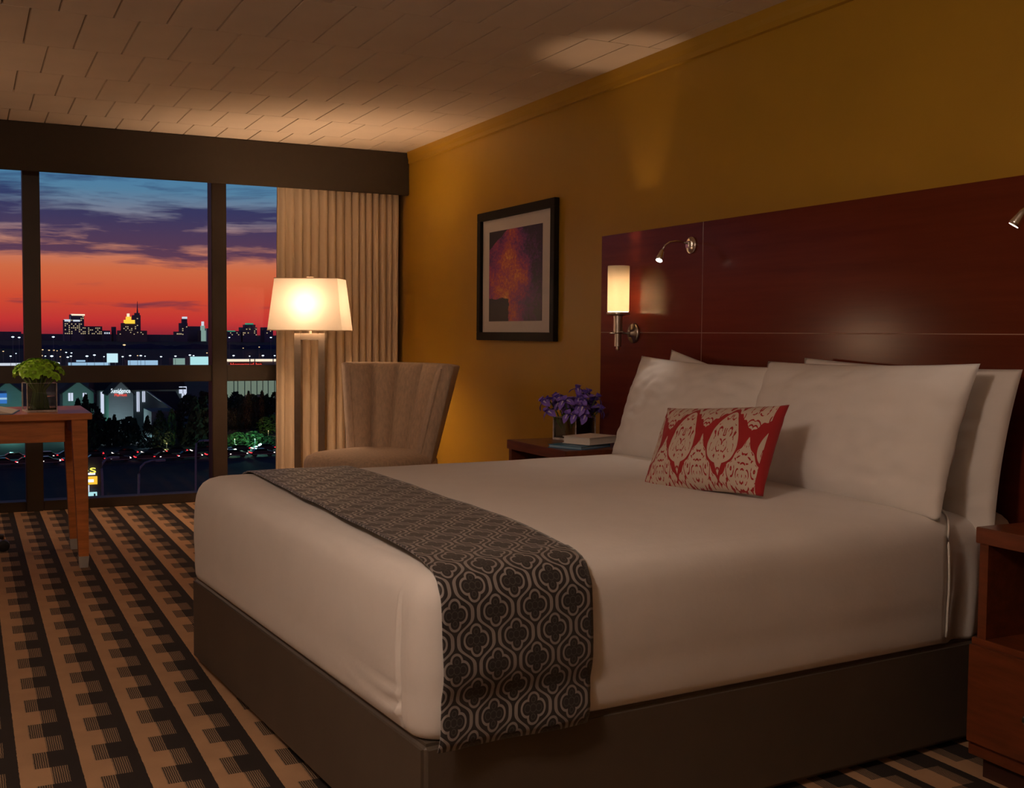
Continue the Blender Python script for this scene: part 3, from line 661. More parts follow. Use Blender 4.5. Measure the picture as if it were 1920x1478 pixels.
for s_, d in ((1.012, .2), (1.018, .5), (1.01, .85)):
    row = []
    for k in range(NCH*12+1):
        a = -A0+2*A0*k/(NCH*12); p, q = Vector(back_pt(a, 1, True, .015)), Vector(back_pt(a, 1, False)); m_ = p.lerp(q, d); row.append((m_.x, m_.y, m_.z+(s_-1)*.6))
    rows.append(row)
for j in range(12, -1, -1): rows.append([back_pt(-A0+2*A0*k/(NCH*12), j/12, False) for k in range(NCH*12+1)])
mb = MB().grid(rows); n = NCH*12+1; nr = len(rows)
for k in (0, n-1):
    for j in range(14): 
        a, c, d2, e2 = (j*2)*n+k, (j*2+2)*n+k if j*2+2 < 29 else 28*n+k, 0, 0
mb.f.append(tuple(j*n for j in range(nr))); mb.f.append(tuple(j*n+n-1 for j in range(nr))[::-1])
mb.build('backrest', m_chair, ch, smooth=True, fix=True)
for e_ in (0, n-1): MB().tube([rows[j][e_] for j in range(0, 29, 2)], .007, 6).build('piping', m_chair, ch, smooth=True)
for zc, z0, h_, nm in ((0, .36, .13, 'seat'), (0, .26, .10, 'seat_base')):
    prof_ = [(.93, 0), (.985, .12), (1, .35), (.995, .6), (.96, .8), (.86, .93), (.66, 1.0), (.4, 1.03), (.15, 1.04), (.01, 1.04)] if nm == 'seat' else [(.90, 0), (.94, .3), (.94, 1)]
    rws = []
    for q, zz in prof_:
        row = []
        for k in range(56):
            a = 2*PI*k/56; c_, s2 = math.cos(a), math.sin(a); x = .325*math.copysign(abs(c_)**.72, c_); y = .35*math.copysign(abs(s2)**.72, s2)-.10
            row.append((x*q, (y+.1)*q-.1, z0+h_*zz))
        rws.append(row)
    mb = MB().grid(rws, closed=True); mb.f.append(tuple(range(56))[::-1]); mb.f.append(tuple((len(rws)-1)*56+k for k in range(56))); mb.build(nm, m_chair, ch, smooth=True)
for sx_, sy_ in ((-1, -1), (1, -1), (-1, 1), (1, 1)):
    MB().frustum((sx_*.24-.013, sx_*.24+.013, -.08+sy_*.25-.013, -.08+sy_*.25+.013, 0), (sx_*.22-.022, sx_*.22+.022, -.08+sy_*.22-.022, -.08+sy_*.22+.022, .262)).build('leg', m_oakd, ch)
# ------------------------------------------------------------------ desk
de = thing('writing_desk', 'cherry wood writing desk with silver-tipped legs by the window', 'desk', (-.1, 6.05, 0))
MB().box(-.85, .545, 5.745, 6.345, .721, .752).build('top', m_oak, de, bevel=.002, world=True)
MB().box(-.72, .425, 5.80, 5.82, .612, .721).build('drawer_front', m_oak, de, bevel=.0015, world=True)
MB().box(-.72, .425, 6.30, 6.315, .64, .721).build('back_apron', m_oak, de, world=True)
MB().box(.47, .50, 5.84, 6.26, .64, .721).build('side_apron', m_oak, de, world=True)
for sx_, x1 in ((1, .525), (-1, -.83)):
    for y0 in (5.757, 6.268):
        x0 = x1-sx_*.072; a, c = min(x0, x1), max(x0, x1); taper = .026
        ab, cb = (a+taper, c) if sx_ > 0 else (a, c-taper)
        lg = MB().frustum((ab, cb, y0+.004, y0+.058, .055), (a, c, y0, y0+.062, .721)).build('leg', m_oak, de, bevel=.0015, world=True)
        MB().frustum((ab+.004, cb-.004, y0+.008, y0+.054, 0), (ab-.001, cb+.001, y0+.003, y0+.059, .057)).build('ferrule', m_ferr, lg, bevel=.001, world=True)
va3 = thing('glass_vase', 'cube glass vase of green blooms on the desk', 'vase', (.322, 5.93, .752), .12)
cubevase(va3, .066, .140, .006, .075)
# green button blooms
def bloom_meshes():
    f = MB()
    for ringk, (nn, L, tilt) in enumerate(((7, .030, -.25), (6, .026, -.65), (5, .020, -1.05))):
        for k in range(nn): f.grid(rotp(petal(L, .024, lambda s: .007*math.sin(PI*s)-.004*s, 4, 2, True), tilt, 2*PI*k/nn+ringk*.4))
    return f.mesh('petals', m_limeb, True), MB().lathe([(.002, .0), (.011, .004), (.012, .013), (.006, .018), (.001, .019)], 10).mesh('core', m_limed, True)
bf, bc = bloom_meshes(); r = random.Random(3); heads = []
for i in range(400):
    if len(heads) >= 34: break
    a = r.uniform(0, 2*PI); q = math.sqrt(r.random()); p = Vector((.322+.108*q*math.cos(a), 5.93+.108*q*math.sin(a), .752+.150+.088*math.sqrt(1-q*q*.92)+r.uniform(-.006, .006)))
    if all((p-o).length > .028 for o in heads): heads.append(p)
for p in heads:
    t = thing('green_bloom', 'lime green bloom packed in the cube vase on the desk', 'flower', (.322, 5.93, .766), 0, 'green blooms in the desk vase')
    o = p-Vector((.322, 5.93, .766)); tilt = Vector((o.x*1.6, o.y*1.6, .12)).normalized(); e = tilt.to_track_quat('Z', 'Y').to_euler(); sc_ = r.uniform(.9, 1.2)
    link('petals', bf, t, o, e, (sc_,)*3); link('core', bc, t, o, e, (sc_,)*3)
    b0 = Vector((o.x*.45, o.y*.45, 0)); MB().tube([b0, Vector((o.x*.28, o.y*.28, .09)), o], .003, 6).build('stem', m_green, t, smooth=True)
# open magazine on the desk
mg = thing('open_magazine', 'open white magazine lying on the desk by the green blooms', 'magazine', (.02, 5.93, .752), -.15)
MB().box(-.20, .20, -.14, .14, 0, .003).build('cover', m_blue, mg)
for sx_ in (-1, 1):
    top = [(sx_*.195*k/14, .004+.022*math.sin(PI*min(1, (k/14)**.75))*(1-.25*k/14)+.004*(1-k/14)) for k in range(15)]
    MB().prism(top+[(sx_*.195, .003), (0, .003)], -.135, .135, 'y').build('page_stack', m_white, mg)
dl = thing('added_fill_globe', 'out-of-view globe light added on the desk to brighten blooms and chair', 'table lamp', (-.30, 6.12, .752))  # added fill globe out of view, brightens blooms, chair and curtain
MB().lathe([(.07, 0), (.07, .012), (.012, .02), (.010, .24), (.03, .25), (.03, .27)], 24).build('stand', m_nickel, dl)
MB().lathe([(.03, .27), (.07, .285), (.10, .325), (.112, .375), (.10, .425), (.07, .465), (.03, .483), (.002, .486)], 28).build('globe', m_globe2, dl, smooth=True)
# desk chair mostly outside the view: five star base on castors
dc = thing('desk_chair', 'black swivel desk chair tucked under the writing desk', 'chair', (-.12, 6.33, 0), .0)
for k in range(5):
    a = 2*PI*k/5+.12; cx, cy = .285*math.cos(a), .285*math.sin(a)
    sp_ = MB().tube([(0, 0, .11), (cx*.5, cy*.5, .10), (cx, cy, .075)], [.026, .02, .014], 8).build('spoke', m_leg, dc, smooth=True)
    MB().lathe([(.012, -.024), (.03, -.022), (.03, -.006), (.012, -.004)], 16, (cx, cy, .03), axis='y').build('castor', m_leg, sp_, smooth=False)
    MB().lathe([(.012, .004), (.03, .006), (.03, .022), (.012, .024)], 16, (cx, cy, .03), axis='y').build('castor', m_leg, sp_)
    MB().tube([(cx, cy, .03), (cx, cy, .08)], .006, 8).build('castor_stem', m_brass, sp_)
MB().lathe([(.03, .09), (.03, .2), (.022, .2), (.022, .42)], 16).build('column', m_leg, dc)
MB().box(-.22, .22, -.22, .2, .42, .50).build('seat', m_leg, dc, bevel=.03, seg=3)
MB().box(-.2, .2, .2, .25, .52, .72).build('backrest', m_leg, dc, bevel=.02, seg=3)
# ------------------------------------------------------------------ out-of-view globe added as key light for the bed
gp = thing('added_key_globe', 'out-of-view globe light added to light the bed', 'added light', (-.25, 1.4, H))
MB().lathe([(.06, 0), (.06, -.015), (.02, -.03)], 20).build('canopy', m_nickel, gp); MB().tube([(0, 0, -.02), (0, 0, -.22)], .006, 8).build('rod', m_nickel, gp)
MB().lathe([(.001, -.50), (.06, -.487), (.10, -.46), (.13, -.42), (.145, -.36), (.13, -.30), (.10, -.26), (.06, -.233), (.02, -.22)], 28).build('globe', m_globe, gp, smooth=True)
# ================================================================== the view outside
G = -22.0
m_gnd = mat('night_ground', (.030, .034, .040), .9, var=.4, vscale=.05)
m_asph = mat('asphalt', (.035, .035, .042), .8, var=.2, vscale=.3)
m_bld = mat('far_tower', (.16, .15, .24), .8, var=.15, vscale=.05)
m_bld2 = mat('far_tower_brown', (.22, .17, .18), .8, var=.15, vscale=.05)
m_hill = mat('dark_treeline', (.045, .06, .14), 1, var=.4, vscale=.02)
m_side = mat('grey_siding', (.20, .26, .25), .8, var=.12, vscale=2, stretch=(.2, .2, 6))
m_roof = mat('dark_shingle', (.02, .022, .028), .9, var=.2, vscale=3)
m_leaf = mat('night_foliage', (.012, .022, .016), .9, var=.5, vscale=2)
m_leafg = mat('lit_foliage', (.05, .12, .035), .9, var=.5, vscale=2)  # paler leaf copy, lamp light put into its colour
m_pole = mat('galvanised_pole', (.35, .34, .36), .5, .3, var=.1)
g_win = glow('lit_window_warm', (1, .78, .42), .55); g_winw = glow('lit_window_white', (.85, .92, 1), .75); g_house = glow('lit_window_house', (.78, .84, 1), .85)
g_crown = glow('gold_crown_light', (1, .62, .05), 1.1); g_lamp = glow('street_lamp_light', (.72, .92, 1), 2.4); g_lampw = glow('sodium_lamp_light', (1, .68, .32), 1.4)
g_green = glow('green_crown_light', (.1, .8, .45), .32); g_pale = glow('pale_tower_light', (.55, .85, .72), .4)
g_board = glow('lit_billboard', (.62, .90, .95), 1.0); g_store = glow('store_band_light', (1, .82, .58), 1.1); g_red = glow('red_sign_light', (1, .08, .05), 1.2)
g_canopy = glow('canopy_light', (.45, .72, .95), .75); g_white = glow('white_sign_light', (.85, .95, 1), 1.3); g_yel = glow('yellow_sign_light', (1, .88, .12), 1.1)
g_org = glow('orange_sign_light', (1, .55, .04), 1.1); g_cyan = glow('cyan_sign_light', (.5, .9, .9), .9); g_bluel = glow('blue_sign_light', (.05, .25, .8), .6); g_tail = glow('tail_light', (1, .03, .04), 2.2); g_head = glow('head_light', (1, .85, .75), 2.0)
g_facade = glow('lit_facade', (.42, .55, .40), .35)
tag(MB().box(-3000, 5000, YW+.6, 7000, G-1, G).build('ground', m_gnd), 'dark ground outside far below the window', 'ground', kind='structure')
tag(MB().box(-200, 360, 203, 222, G, G+.05).build('road', m_asph), 'dark road crossing below the window', 'road', kind='structure')
def rect(px0, px1, py0, py1, Y):   # a far thing's extent in metres at its distance
    a, c = far(px0, (py0+py1)/2, Y), far(px1, (py0+py1)/2, Y); return a.x, c.x, far((px0+px1)/2, py1, Y).z, far((px0+px1)/2, py0, Y).z
rw = random.Random(8)
def windows(t, x0, x1, z0, z1, y, dens, mt, cw=3.4, chh=3.6):
    mb = MB(); nx, nz = max(1, int((x1-x0)/cw)), max(1, int((z1-z0)/chh))
    for i in range(nx):
        for k in range(nz):
            if rw.random() < dens:
                a = x0+(i+.2)*(x1-x0)/nx; z = z0+(k+.25)*(z1-z0)/nz; mb.box(a, a+.6*(x1-x0)/nx, y-.25, y, z, z+.5*(z1-z0)/nz)
    if mb.v: tag(mb.build('lit_windows', mt, t, world=True), kind='stuff')
def tower(label, px0, px1, top, Y=2500, dens=.3, mt=None, wm=None, depth=40, base=None):
    x0, x1, z0, z1 = rect(px0, px1, top, 672 if base is None else base, Y)
    t = thing('office_tower', label, 'building', ((x0+x1)/2, Y, G), group='city skyline'); 
    MB().box(x0, x1, Y, Y+depth, G, z1).build('tower_body', mt or m_bld, t, world=True)
    if dens: windows(t, x0, x1, max(G+14, z0), z1-2, Y, dens, wm or g_win)
    return t, x0, x1, z1
def addon(t, nm, px0, px1, py0, py1, mt, Y=2500, dy=0, depth=20):
    x0, x1, z0, z1 = rect(px0, px1, py0, py1, Y); return MB().box(x0, x1, Y-dy, Y-dy+depth, z0, z1).build(nm, mt, t, world=True)
t, x0, x1, z1 = tower('shorter of the twin lit towers left in the skyline', 121, 132, 600, dens=.42); addon(t, 'lit_crown', 121, 132, 599, 603, g_winw, dy=.6)
t, x0, x1, z1 = tower('tall lit tower with bright flat roof in the skyline', 133, 158, 590, dens=.38); addon(t, 'lit_crown', 134, 159, 589, 592, g_store, dy=.6); addon(t, 'lit_band', 137, 150, 600, 603, g_winw, dy=.6)
tower('long low lit block right of the twin towers', 158, 192, 612, dens=.5, wm=g_win, Y=2570); tower('small bright block beyond the long lit block', 195, 207, 620, dens=.75, wm=g_winw)
tower('thin dark tower before the gold-crowned tower', 213, 218, 613, dens=0)
t, *_ = tower('gold-crowned tower in the middle of the skyline', 231, 256, 606, dens=.4, mt=m_bld2); addon(t, 'gold_crown', 234, 253, 600, 607, g_crown, dy=1); addon(t, 'crown_step', 238, 246, 594, 600, g_crown); addon(t, 'crown_spire', 240, 243, 588, 594, g_store)
t, *_ = tower('dark tower with tall antenna spire in the skyline', 252, 264, 591, dens=.12, Y=2570)
a_ = far(257.5, 588, 2590); b_ = far(257.5, 565, 2590); MB().tube([a_, a_.lerp(b_, .4), b_], [2.2, 1.1, .4], 6).build('antenna', m_bld, t, world=True); addon(t, 'tower_cap', 254, 262, 587, 592, m_bld, 2575)
tower('broad speckled block beneath the antenna tower', 224, 276, 620, dens=.33, mt=m_bld2, Y=2450); tower('low dark block right of the speckled block', 276, 300, 628, dens=.1)
tower('very low dark block by the gap in the skyline', 300, 330, 640, dens=.05); tower('small lit block beside the white-topped tower', 331, 341, 622, dens=.45)
t, *_ = tower('slim tower with white lit top in the skyline', 341, 352, 606, dens=.25); addon(t, 'upper_stage', 343, 351, 598, 606, m_bld); addon(t, 'lit_top', 344, 351, 594, 598, g_winw, dy=.5)
tower('wide dark slab between two slim lit towers', 344, 378, 612, dens=.03, Y=2570)
t, *_ = tower('pale floodlit clock tower in the skyline', 377, 386, 620, dens=0, mt=m_bld2); addon(t, 'floodlit_shaft', 377, 386, 620, 640, g_pale, dy=.6); addon(t, 'upper_stage', 379, 384, 611, 620, g_pale); addon(t, 'spire', 380.7, 382.6, 603, 611, g_winw)
tower('dark tower half hidden by the window mullion', 388, 402, 616, dens=.1)
t, *_ = tower('low block with green roof lights near the lamp', 425, 452, 621, dens=.3); addon(t, 'green_lights', 427, 441, 620, 622, g_green, dy=.6)
t, *_ = tower('domed tower with green lit crown near the lamp', 455, 482, 614, dens=.36); addon(t, 'dome_stage', 459, 479, 609, 614, m_bld); addon(t, 'green_crown', 463, 475, 606, 609, g_green, dy=.5)
tower('plain dark tower just left of the floor lamp shade', 496, 512, 614, dens=.04); tower('faint dark block at the far left of the skyline', -20, 40, 622, dens=.04, Y=2700); tower('hazy low block behind the left mullion', 60, 118, 628, dens=.05, Y=2700)
# dark wooded ridge in front of the skyline
rows0, rows1 = [], []
for k in range(121):
    px = -60+k*6; top = 647-4*noise.noise(Vector((px*.02, 0, 1)))-2.5*noise.noise(Vector((px*.11, 2, 1))); a = far(px, top, 1500); rows0.append((a.x, 1500, G)); rows1.append((a.x, 1510, a.z))
rid = MB().grid([rows0, rows1, [(p[0], 1700, G) for p in rows0]]).build('hill_ridge', m_hill); tag(rid, 'dark wooded ridge under the city skyline', 'hill', kind='structure')
# commercial strip
def block(nm, label, cat, px0, px1, py0, py1, Y, mt, depth=15, ground=True):
    x0, x1, z0, z1 = rect(px0, px1, py0, py1, Y); t = thing(nm, label, cat, ((x0+x1)/2, Y, G)); MB().box(x0, x1, Y+.4, Y+depth, G, z1).build('building_body', m_bld2, t, world=True)
    MB().box(x0, x1, Y, Y+.4, z0, z1).build('lit_front', mt, t, world=True); return t
block('filling_station', 'bluish lit canopy low building left of the billboard', 'building', 128, 206, 680, 686, 640, g_canopy)
block('store_building', 'small bluish shop with lit fascia left of centre', 'building', 143, 160, 675.5, 681, 660, g_canopy)
block('store_building', 'lit white store front right of the billboard', 'building', 240, 296, 676, 685, 640, g_canopy)
block('store_building', 'bright shop at the far left end of the strip', 'building', -10, 44, 681, 687, 620, g_winw)
block('store_building', 'pale lit shop beside the left mullion', 'building', 72, 112, 680, 687, 640, g_white)
block('store_building', 'mottled lit shop window left of the pale panel', 'building', 325, 348, 672, 684, 640, g_pale)
t = thing('billboard', 'blank white lit billboard on posts above the strip', 'billboard', (0, 0, 0)); x0, x1, z0, z1 = rect(200.5, 221, 663, 680, 520); t.location = ((x0+x1)/2, 520, G)
MB().box(x0, x1, 520, 520.4, z0, z1).build('board', g_board, t, world=True)
for f_ in (.2, .8): MB().box(x0+(x1-x0)*f_-.15, x0+(x1-x0)*f_+.15, 520.4, 520.8, G, z1).build('post', m_pole, t, world=True)
block('store_building', 'pale green lit store panel left of the right mullion', 'building', 357, 392, 669, 685, 560, g_cyan)
t = block('store_building', 'low store with cream light band and red sign beside the lamp', 'building', 418, 530, 673.5, 678, 420, g_store)
addon(t, 'sign_backing', 430, 492, 679.5, 686, mat('red_sign_back', (.25, .02, .02), .6, var=.1), 420, .2, .5); addon(t, 'pillar', 467.5, 469, 672, 686, m_bld, 420, .5, .3); addon(t, 'pillar', 476.5, 478, 672, 686, m_bld, 420, .5, .3); addon(t, 'pillar', 511, 512.5, 672, 686, m_bld, 420, .5, .3)
def text(s_, c, hgt, width, mt, parent, nm):
    cv_ = bpy.data.curves.new(nm, 'FONT'); cv_.body = s_; cv_.align_x = 'CENTER'; cv_.extrude = .05; cv_.size = 1; o = bpy.data.objects.new(nm+'_tmp', cv_); C.objects.link(o)
    bpy.context.view_layer.update(); me = bpy.data.meshes.new_from_object(o.evaluated_get(bpy.context.evaluated_depsgraph_get())); bpy.data.objects.remove(o)
    xs = [v.co.x for v in me.vertices]; ys = [v.co.y for v in me.vertices]; kx, ky = width/(max(xs)-min(xs)), hgt/(max(ys)-min(ys)); cx, cy = (max(xs)+min(xs))/2, (max(ys)+min(ys))/2
    for v in me.vertices: v.co = ((v.co.x-cx)*kx, -(v.co.z)*1.0, (v.co.y-cy)*ky)
    me.materials.clear(); me.materials.append(mt); me.name = nm
    return link(nm, me, parent, Vector(c)-(parent.location if parent else Vector()))
x0, x1, z0, z1 = rect(432, 490, 680.5, 686, 420); text('Homestead Inn', ((x0+x1)/2, 419.7, (z0+z1)/2), z1-z0, x1-x0, g_red, t, 'sign_text')
# street lamps: mast, arm and glowing head
lm = MB().lathe([(.10, 0), (.06, .995)], 6).mesh('mast', m_pole); hm = MB().lathe([(.2, 0), (1, .3), (1, .7), (.2, 1)], 10).mesh('lamp_head', g_lamp, True); hw = MB().lathe([(.2, 0), (1, .3), (1, .7), (.2, 1)], 10).mesh('lamp_head', g_lampw, True)
SL = [(24, 632, 700, 2.2), (36, 633, 700, 2.0), (100, 632, 700, 2.2), (430, 633, 700, 1.6), (508, 633, 700, 1.9), (20, 668, 600, 1.7), (30, 663, 600, 1.2), (85, 668, 600, 1.4), (97, 668, 560, 2.6), (93, 678, 520, 1.6), (124, 661, 620, 1.6), (134, 662, 620, 1.5), (127, 670, 560, 2.0), (133, 668, 560, 1.8), (163, 668, 560, 2.4), (177, 666, 560, 2.2), (195, 669, 560, 1.3), (230, 669, 560, 1.8), (244, 667, 560, 2.0), (264, 667, 560, 2.1), (272, 668, 560, 1.3), (302, 669, 560, 1.9), (329, 668, 560, 2.0), (356, 666, 560, 2.1), (363, 667, 560, 1.6), (438, 667, 480, 2.1), (468, 668, 480, 1.4), (493, 667, 480, 2.3), (515, 667, 480, 1.8), (95, 681, 520, 1.5)]
SLW = [(6, 659, 800, 1.4), (75, 659, 800, 2.0), (80, 656, 800, 1.5), (92, 657, 800, 1.6), (101, 657, 800, 1.6), (107, 658, 800, 1.1), (114, 656, 800, 1.1), (79, 667, 700, 1.3), (113, 669, 700, 1.3), (233, 647, 900, 2.4), (258, 667, 600, 1.4), (388, 662, 600, 1.4), (456, 653, 900, 1.2), (486, 651, 900, 1.4)]
for k, (lst, me, lab) in enumerate(((SL, hm, 'cool white street lamp among the distant city lights'), (SLW, hw, 'amber street lamp among the distant city lights'))):
    for (px, py, Y, s_) in lst:
        p = far(px, py, Y); t = thing('street_lamp', lab, 'street lamp', (p.x, Y, G), group=('cool' if k == 0 else 'amber')+' street lamps of the city')
        q = s_*Y/FPX*1.0; link('mast', lm, t, (0, .3, 0), sc=(1.2, 1.2, p.z-G)); link('lamp_head', me, t, (0, 0, p.z-G-q*.5), sc=(q, q, q))
# small hotel across the road
def gable_house(label, px0, px1, eave, apex, base, Y, lit=(), extra=None):
    x0, x1, z0, ze = rect(px0, px1, eave, base, Y); za = far((px0+px1)/2, apex, Y).z; xc = (x0+x1)/2
    t = thing('gabled_house', label, 'house', (xc, Y, G), group='gabled houses across the road')
    MB().prism([(x0, G), (x1, G), (x1, ze), (xc, za), (x0, ze)], Y, Y+9, 'y').build('gable_wall', m_side, t, world=True)
    for sgn, xe in ((-1, x0), (1, x1)):
        d_ = Vector((xe-xc, ze-za)).normalized()*.5; MB().prism([(xc, za+.02), (xc, za+.25), (xe+d_.x, ze+d_.y+.25), (xe+d_.x, ze+d_.y+.02)], Y-.4, Y+9.4, 'y').build('roof_slope', m_roof, t, world=True)
    for (a, c, d0, d1) in lit:
        xa, xb, zb, zt = rect(a, c, d0, d1, Y); f_ = MB().box(xa, xb, Y-.06, Y-.02, zb, zt).build('lit_window', g_house, t, world=True); MB().box((xa+xb)/2-.04, (xa+xb)/2+.04, Y-.09, Y-.06, zb, zt).build('window_bar', m_side, f_, world=True)
    return t
gable_house('green sided gabled house behind the desk corner', 118, 176, 737, 716, 806, 262, ((128, 137, 737, 752), (155, 162, 737, 746)))
gable_house('green house with blue sign at the left edge', -14, 44, 738, 716, 806, 262)
tb = bpy.data.objects['gabled_house.001']; x0, x1, z0, z1 = rect(-2, 13, 738, 757, 261); MB().box(x0, x1, 261.2, 261.6, z0, z1).build('blue_sign', g_bluel, tb, world=True); MB().box(x0, x1, 261.0, 261.2, z1-1.3, z1-.9).build('sign_line', g_canopy, tb, world=True)
hA = gable_house('grey gabled hotel front with lit name sign', 204, 250, 739, 716, 812, 252)
cx = far(226.5, 733, 251.9); text('Residence', (cx.x, 251.9, cx.z), .92, 3.9, g_white, hA, 'sign_text'); cx = far(226.5, 737.2, 251.9); text('Inn', (cx.x, 251.9, cx.z), .46, .8, g_white, hA, 'sign_text'); cx = far(226.5, 740.6, 251.9); text('Marriott', (cx.x, 251.9, cx.z), .6, 2.5, g_red, hA, 'sign_text')
wg = thing('hotel_wing', 'long hotel wing with lit stair windows behind the gable', 'building', (0, 266, G)); x0, x1, z0, z1 = rect(182, 345, 731, 812, 266)
MB().box(x0, x1, 266, 280, G, z1).build('wing_wall', m_side, wg, world=True); MB().prism([(265, z1), (281, z1), (273, z1+4)], x0-.4, x1+.4, 'x').build('roof', m_roof, wg, world=True)
for (a, c, d0, d1) in ((189, 203, 735, 776), (256.5, 261.5, 735, 772), (267, 272, 734, 754), (336, 350, 725, 738), (341, 349, 738, 746)):
    xa, xb, zb, zt = rect(a, c, d0, d1, 265.8); f_ = MB().box(xa, xb, 265.8, 265.98, zb, zt).build('lit_window', g_house, wg, world=True); MB().box((xa+xb)/2-.05, (xa+xb)/2+.05, 265.7, 265.8, zb, zt).build('window_bar', m_side, f_, world=True)
# garage with pale verge on its sloping roof
gr = thing('low_garage', 'low dark roofed building with pale roof edge beside the hotel', 'building', (0, 236, G)); P0, P1, P2, P3 = far(285, 737, 236), far(340, 737, 236), far(346, 790, 236), far(326, 770, 236)
MB().box(far(284, 760, 236).x, P2.x, 236, 247, G, far(300, 772, 236).z).build('wall', m_side, gr, world=True)
MB().add([(P0.x, 243, P0.z), (P1.x, 243, P1.z), (P2.x+.3, 235.5, P3.z), (P3.x, 235.5, P3.z), (P0.x, 243, P0.z-.2), (P1.x, 243, P1.z-.2), (P2.x+.3, 235.5, P3.z-.2), (P3.x, 235.5, P3.z-.2)], [(0, 1, 2, 3), (4, 7, 6, 5), (0, 3, 7, 4), (1, 5, 6, 2), (3, 2, 6, 7), (0, 4, 5, 1)]).build('roof', m_roof, gr, world=True)
MB().tube([(P0.x, 242.9, P0.z+.05), (P3.x, 235.4, P3.z+.05)],  .16, 6).build('verge_board', m_pole, gr, world=True)
# long lit facade behind bare trees, right pane
lf = thing('lit_facade', 'pale green lit long low building behind dark trees', 'building', (0, 330, G)); x0, x1, z0, z1 = rect(424, 545, 712, 750, 330)
MB().box(x0, x1, 330, 342, G, z1).build('wall', m_side, lf, world=True)
r = random.Random(2); k = 426
while k < 535:
    w_ = r.uniform(7, 14); xa, xb, zb, zt = rect(k, k+w_-2, 714, r.uniform(738, 746), 329.8); MB().box(xa, xb, 329.8, 329.98, zb, zt).build('lit_bay', g_facade, lf, world=True); k += w_
# trees
def crown(seed, n, cone, sz=.55):
    r = random.Random(seed); mb = MB()
    for i in range(n):
        h_ = r.random()**(1.3 if cone else .9); rad = (1-h_*.95 if cone else math.sin(PI*min(.98, .12+.86*h_))**.6)*(.55+.45*r.random()); a = r.uniform(0, 2*PI)
        c_ = Vector((rad*math.cos(a), rad*math.sin(a), h_*2)); u1 = Vector((r.gauss(0, 1), r.gauss(0, 1), r.gauss(0, .7))).normalized()*sz*r.uniform(.15, .4); u2 = u1.orthogonal().normalized()*u1.length*.7
        mb.add([c_-u1, c_-u2, c_+u1, c_+u2], [(0, 1, 2, 3)])
    return mb
trunk_me = MB().lathe([(.09, 0), (.05, 1)], 6).mesh('trunk', m_roof)
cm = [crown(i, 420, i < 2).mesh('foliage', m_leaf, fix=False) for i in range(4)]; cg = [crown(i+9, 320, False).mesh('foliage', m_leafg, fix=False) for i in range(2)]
def tree(px, top, Y, wid, me, label, group, nm='tree'):
    p = far(px, top, Y); hgt = p.z-G
    t = thing(nm, label, 'tree' if nm == 'tree' else 'shrub', (p.x, Y, G), group=group)
    link('trunk', trunk_me, t, sc=(1.6, 1.6, hgt*.5)); link('foliage', me, t, (0, 0, hgt*.06), (0, 0, px*.7), (wid/2, wid/2, hgt*.47))
for i, (px, Y, top, w_) in enumerate(((146, 236, 752, 5.5), (160, 232, 744, 5.5), (172, 238, 758, 5), (184, 240, 774, 4), (205, 240, 786, 4.5), (214, 236, 780, 4), (228, 240, 788, 4.5), (242, 237, 782, 4), (253, 240, 786, 4), (276, 230, 782, 4), (300, 230, 792, 5), (352, 234, 742, 5.5), (366, 230, 748, 5.5), (378, 236, 736, 6), (392, 232, 738, 6))):
    tree(px, top, Y, w_, cm[i % 4], 'dark evergreen in front of the hotel across the road', 'dark trees by the hotel')
for i, px in enumerate((424, 433, 441, 449, 458, 466, 474, 483, 491, 500, 508, 517)):
    tree(px, 741+6*math.sin(i*2.1), 262+8*(i % 3), 4.6, cm[i % 4], 'dark tree against the pale green facade', 'dark trees before the facade')
for i, (px, Y, top, w_) in enumerate(((432, 228, 815, 4.5), (446, 226, 811, 5), (462, 229, 817, 4.5), (474, 226, 809, 5), (490, 228, 814, 4.5), (504, 226, 818, 4.5), (498, 252, 782, 4), (512, 252, 778, 4.5), (300, 236, 772, 3), (322, 232, 768, 2))):
    tree(px, top, Y, w_, cg[i % 2], 'green lit shrub on the verge beyond the road', 'lit shrubs by the road', 'shrub')
def olight(px, py, Y, z, e, col, size=.3):  # added point lights on posts, brightening shrubs and house fronts
    p = far(px, py, Y); l = bpy.data.lights.new('added_yard_light', 'POINT'); l.energy = e*.3; l.color = col; l.shadow_soft_size = size
    t = thing('added_yard_light', 'added low light brightening the planting and house fronts', 'garden lamp', (p.x, Y, G), group='added lights outside'); MB().lathe([(.06, 0), (.06, z-.3), (.12, z-.28), (.12, z-.22)], 8).build('post', m_pole, t)
    MB().lathe([(.08, z-.22), (.08, z-.1)], 8).build('lens', g_lampw, t); o = bpy.data.objects.new('added_yard_point', l); C.objects.link(o); o.parent = t; o.location = (0, -.3, z+.3)
for a in ((440, 830, 222, 2.2, 2200, (.55, 1, .5)), (478, 830, 221, 2.2, 2600, (.35, 1, .75)), (503, 790, 246, 1.5, 900, (.9, .9, .3)), (312, 775, 228, 1.2, 300, (1, .9, .3)), (147, 790, 252, 3, 3000, (.35, 1, .75)), (20, 790, 252, 3, 3600, (.3, 1, .8)), (226, 800, 246, 2.5, 3600, (.8, .9, 1)), (283, 800, 230, 2, 800, (.5, .8, .9))): olight(*a)
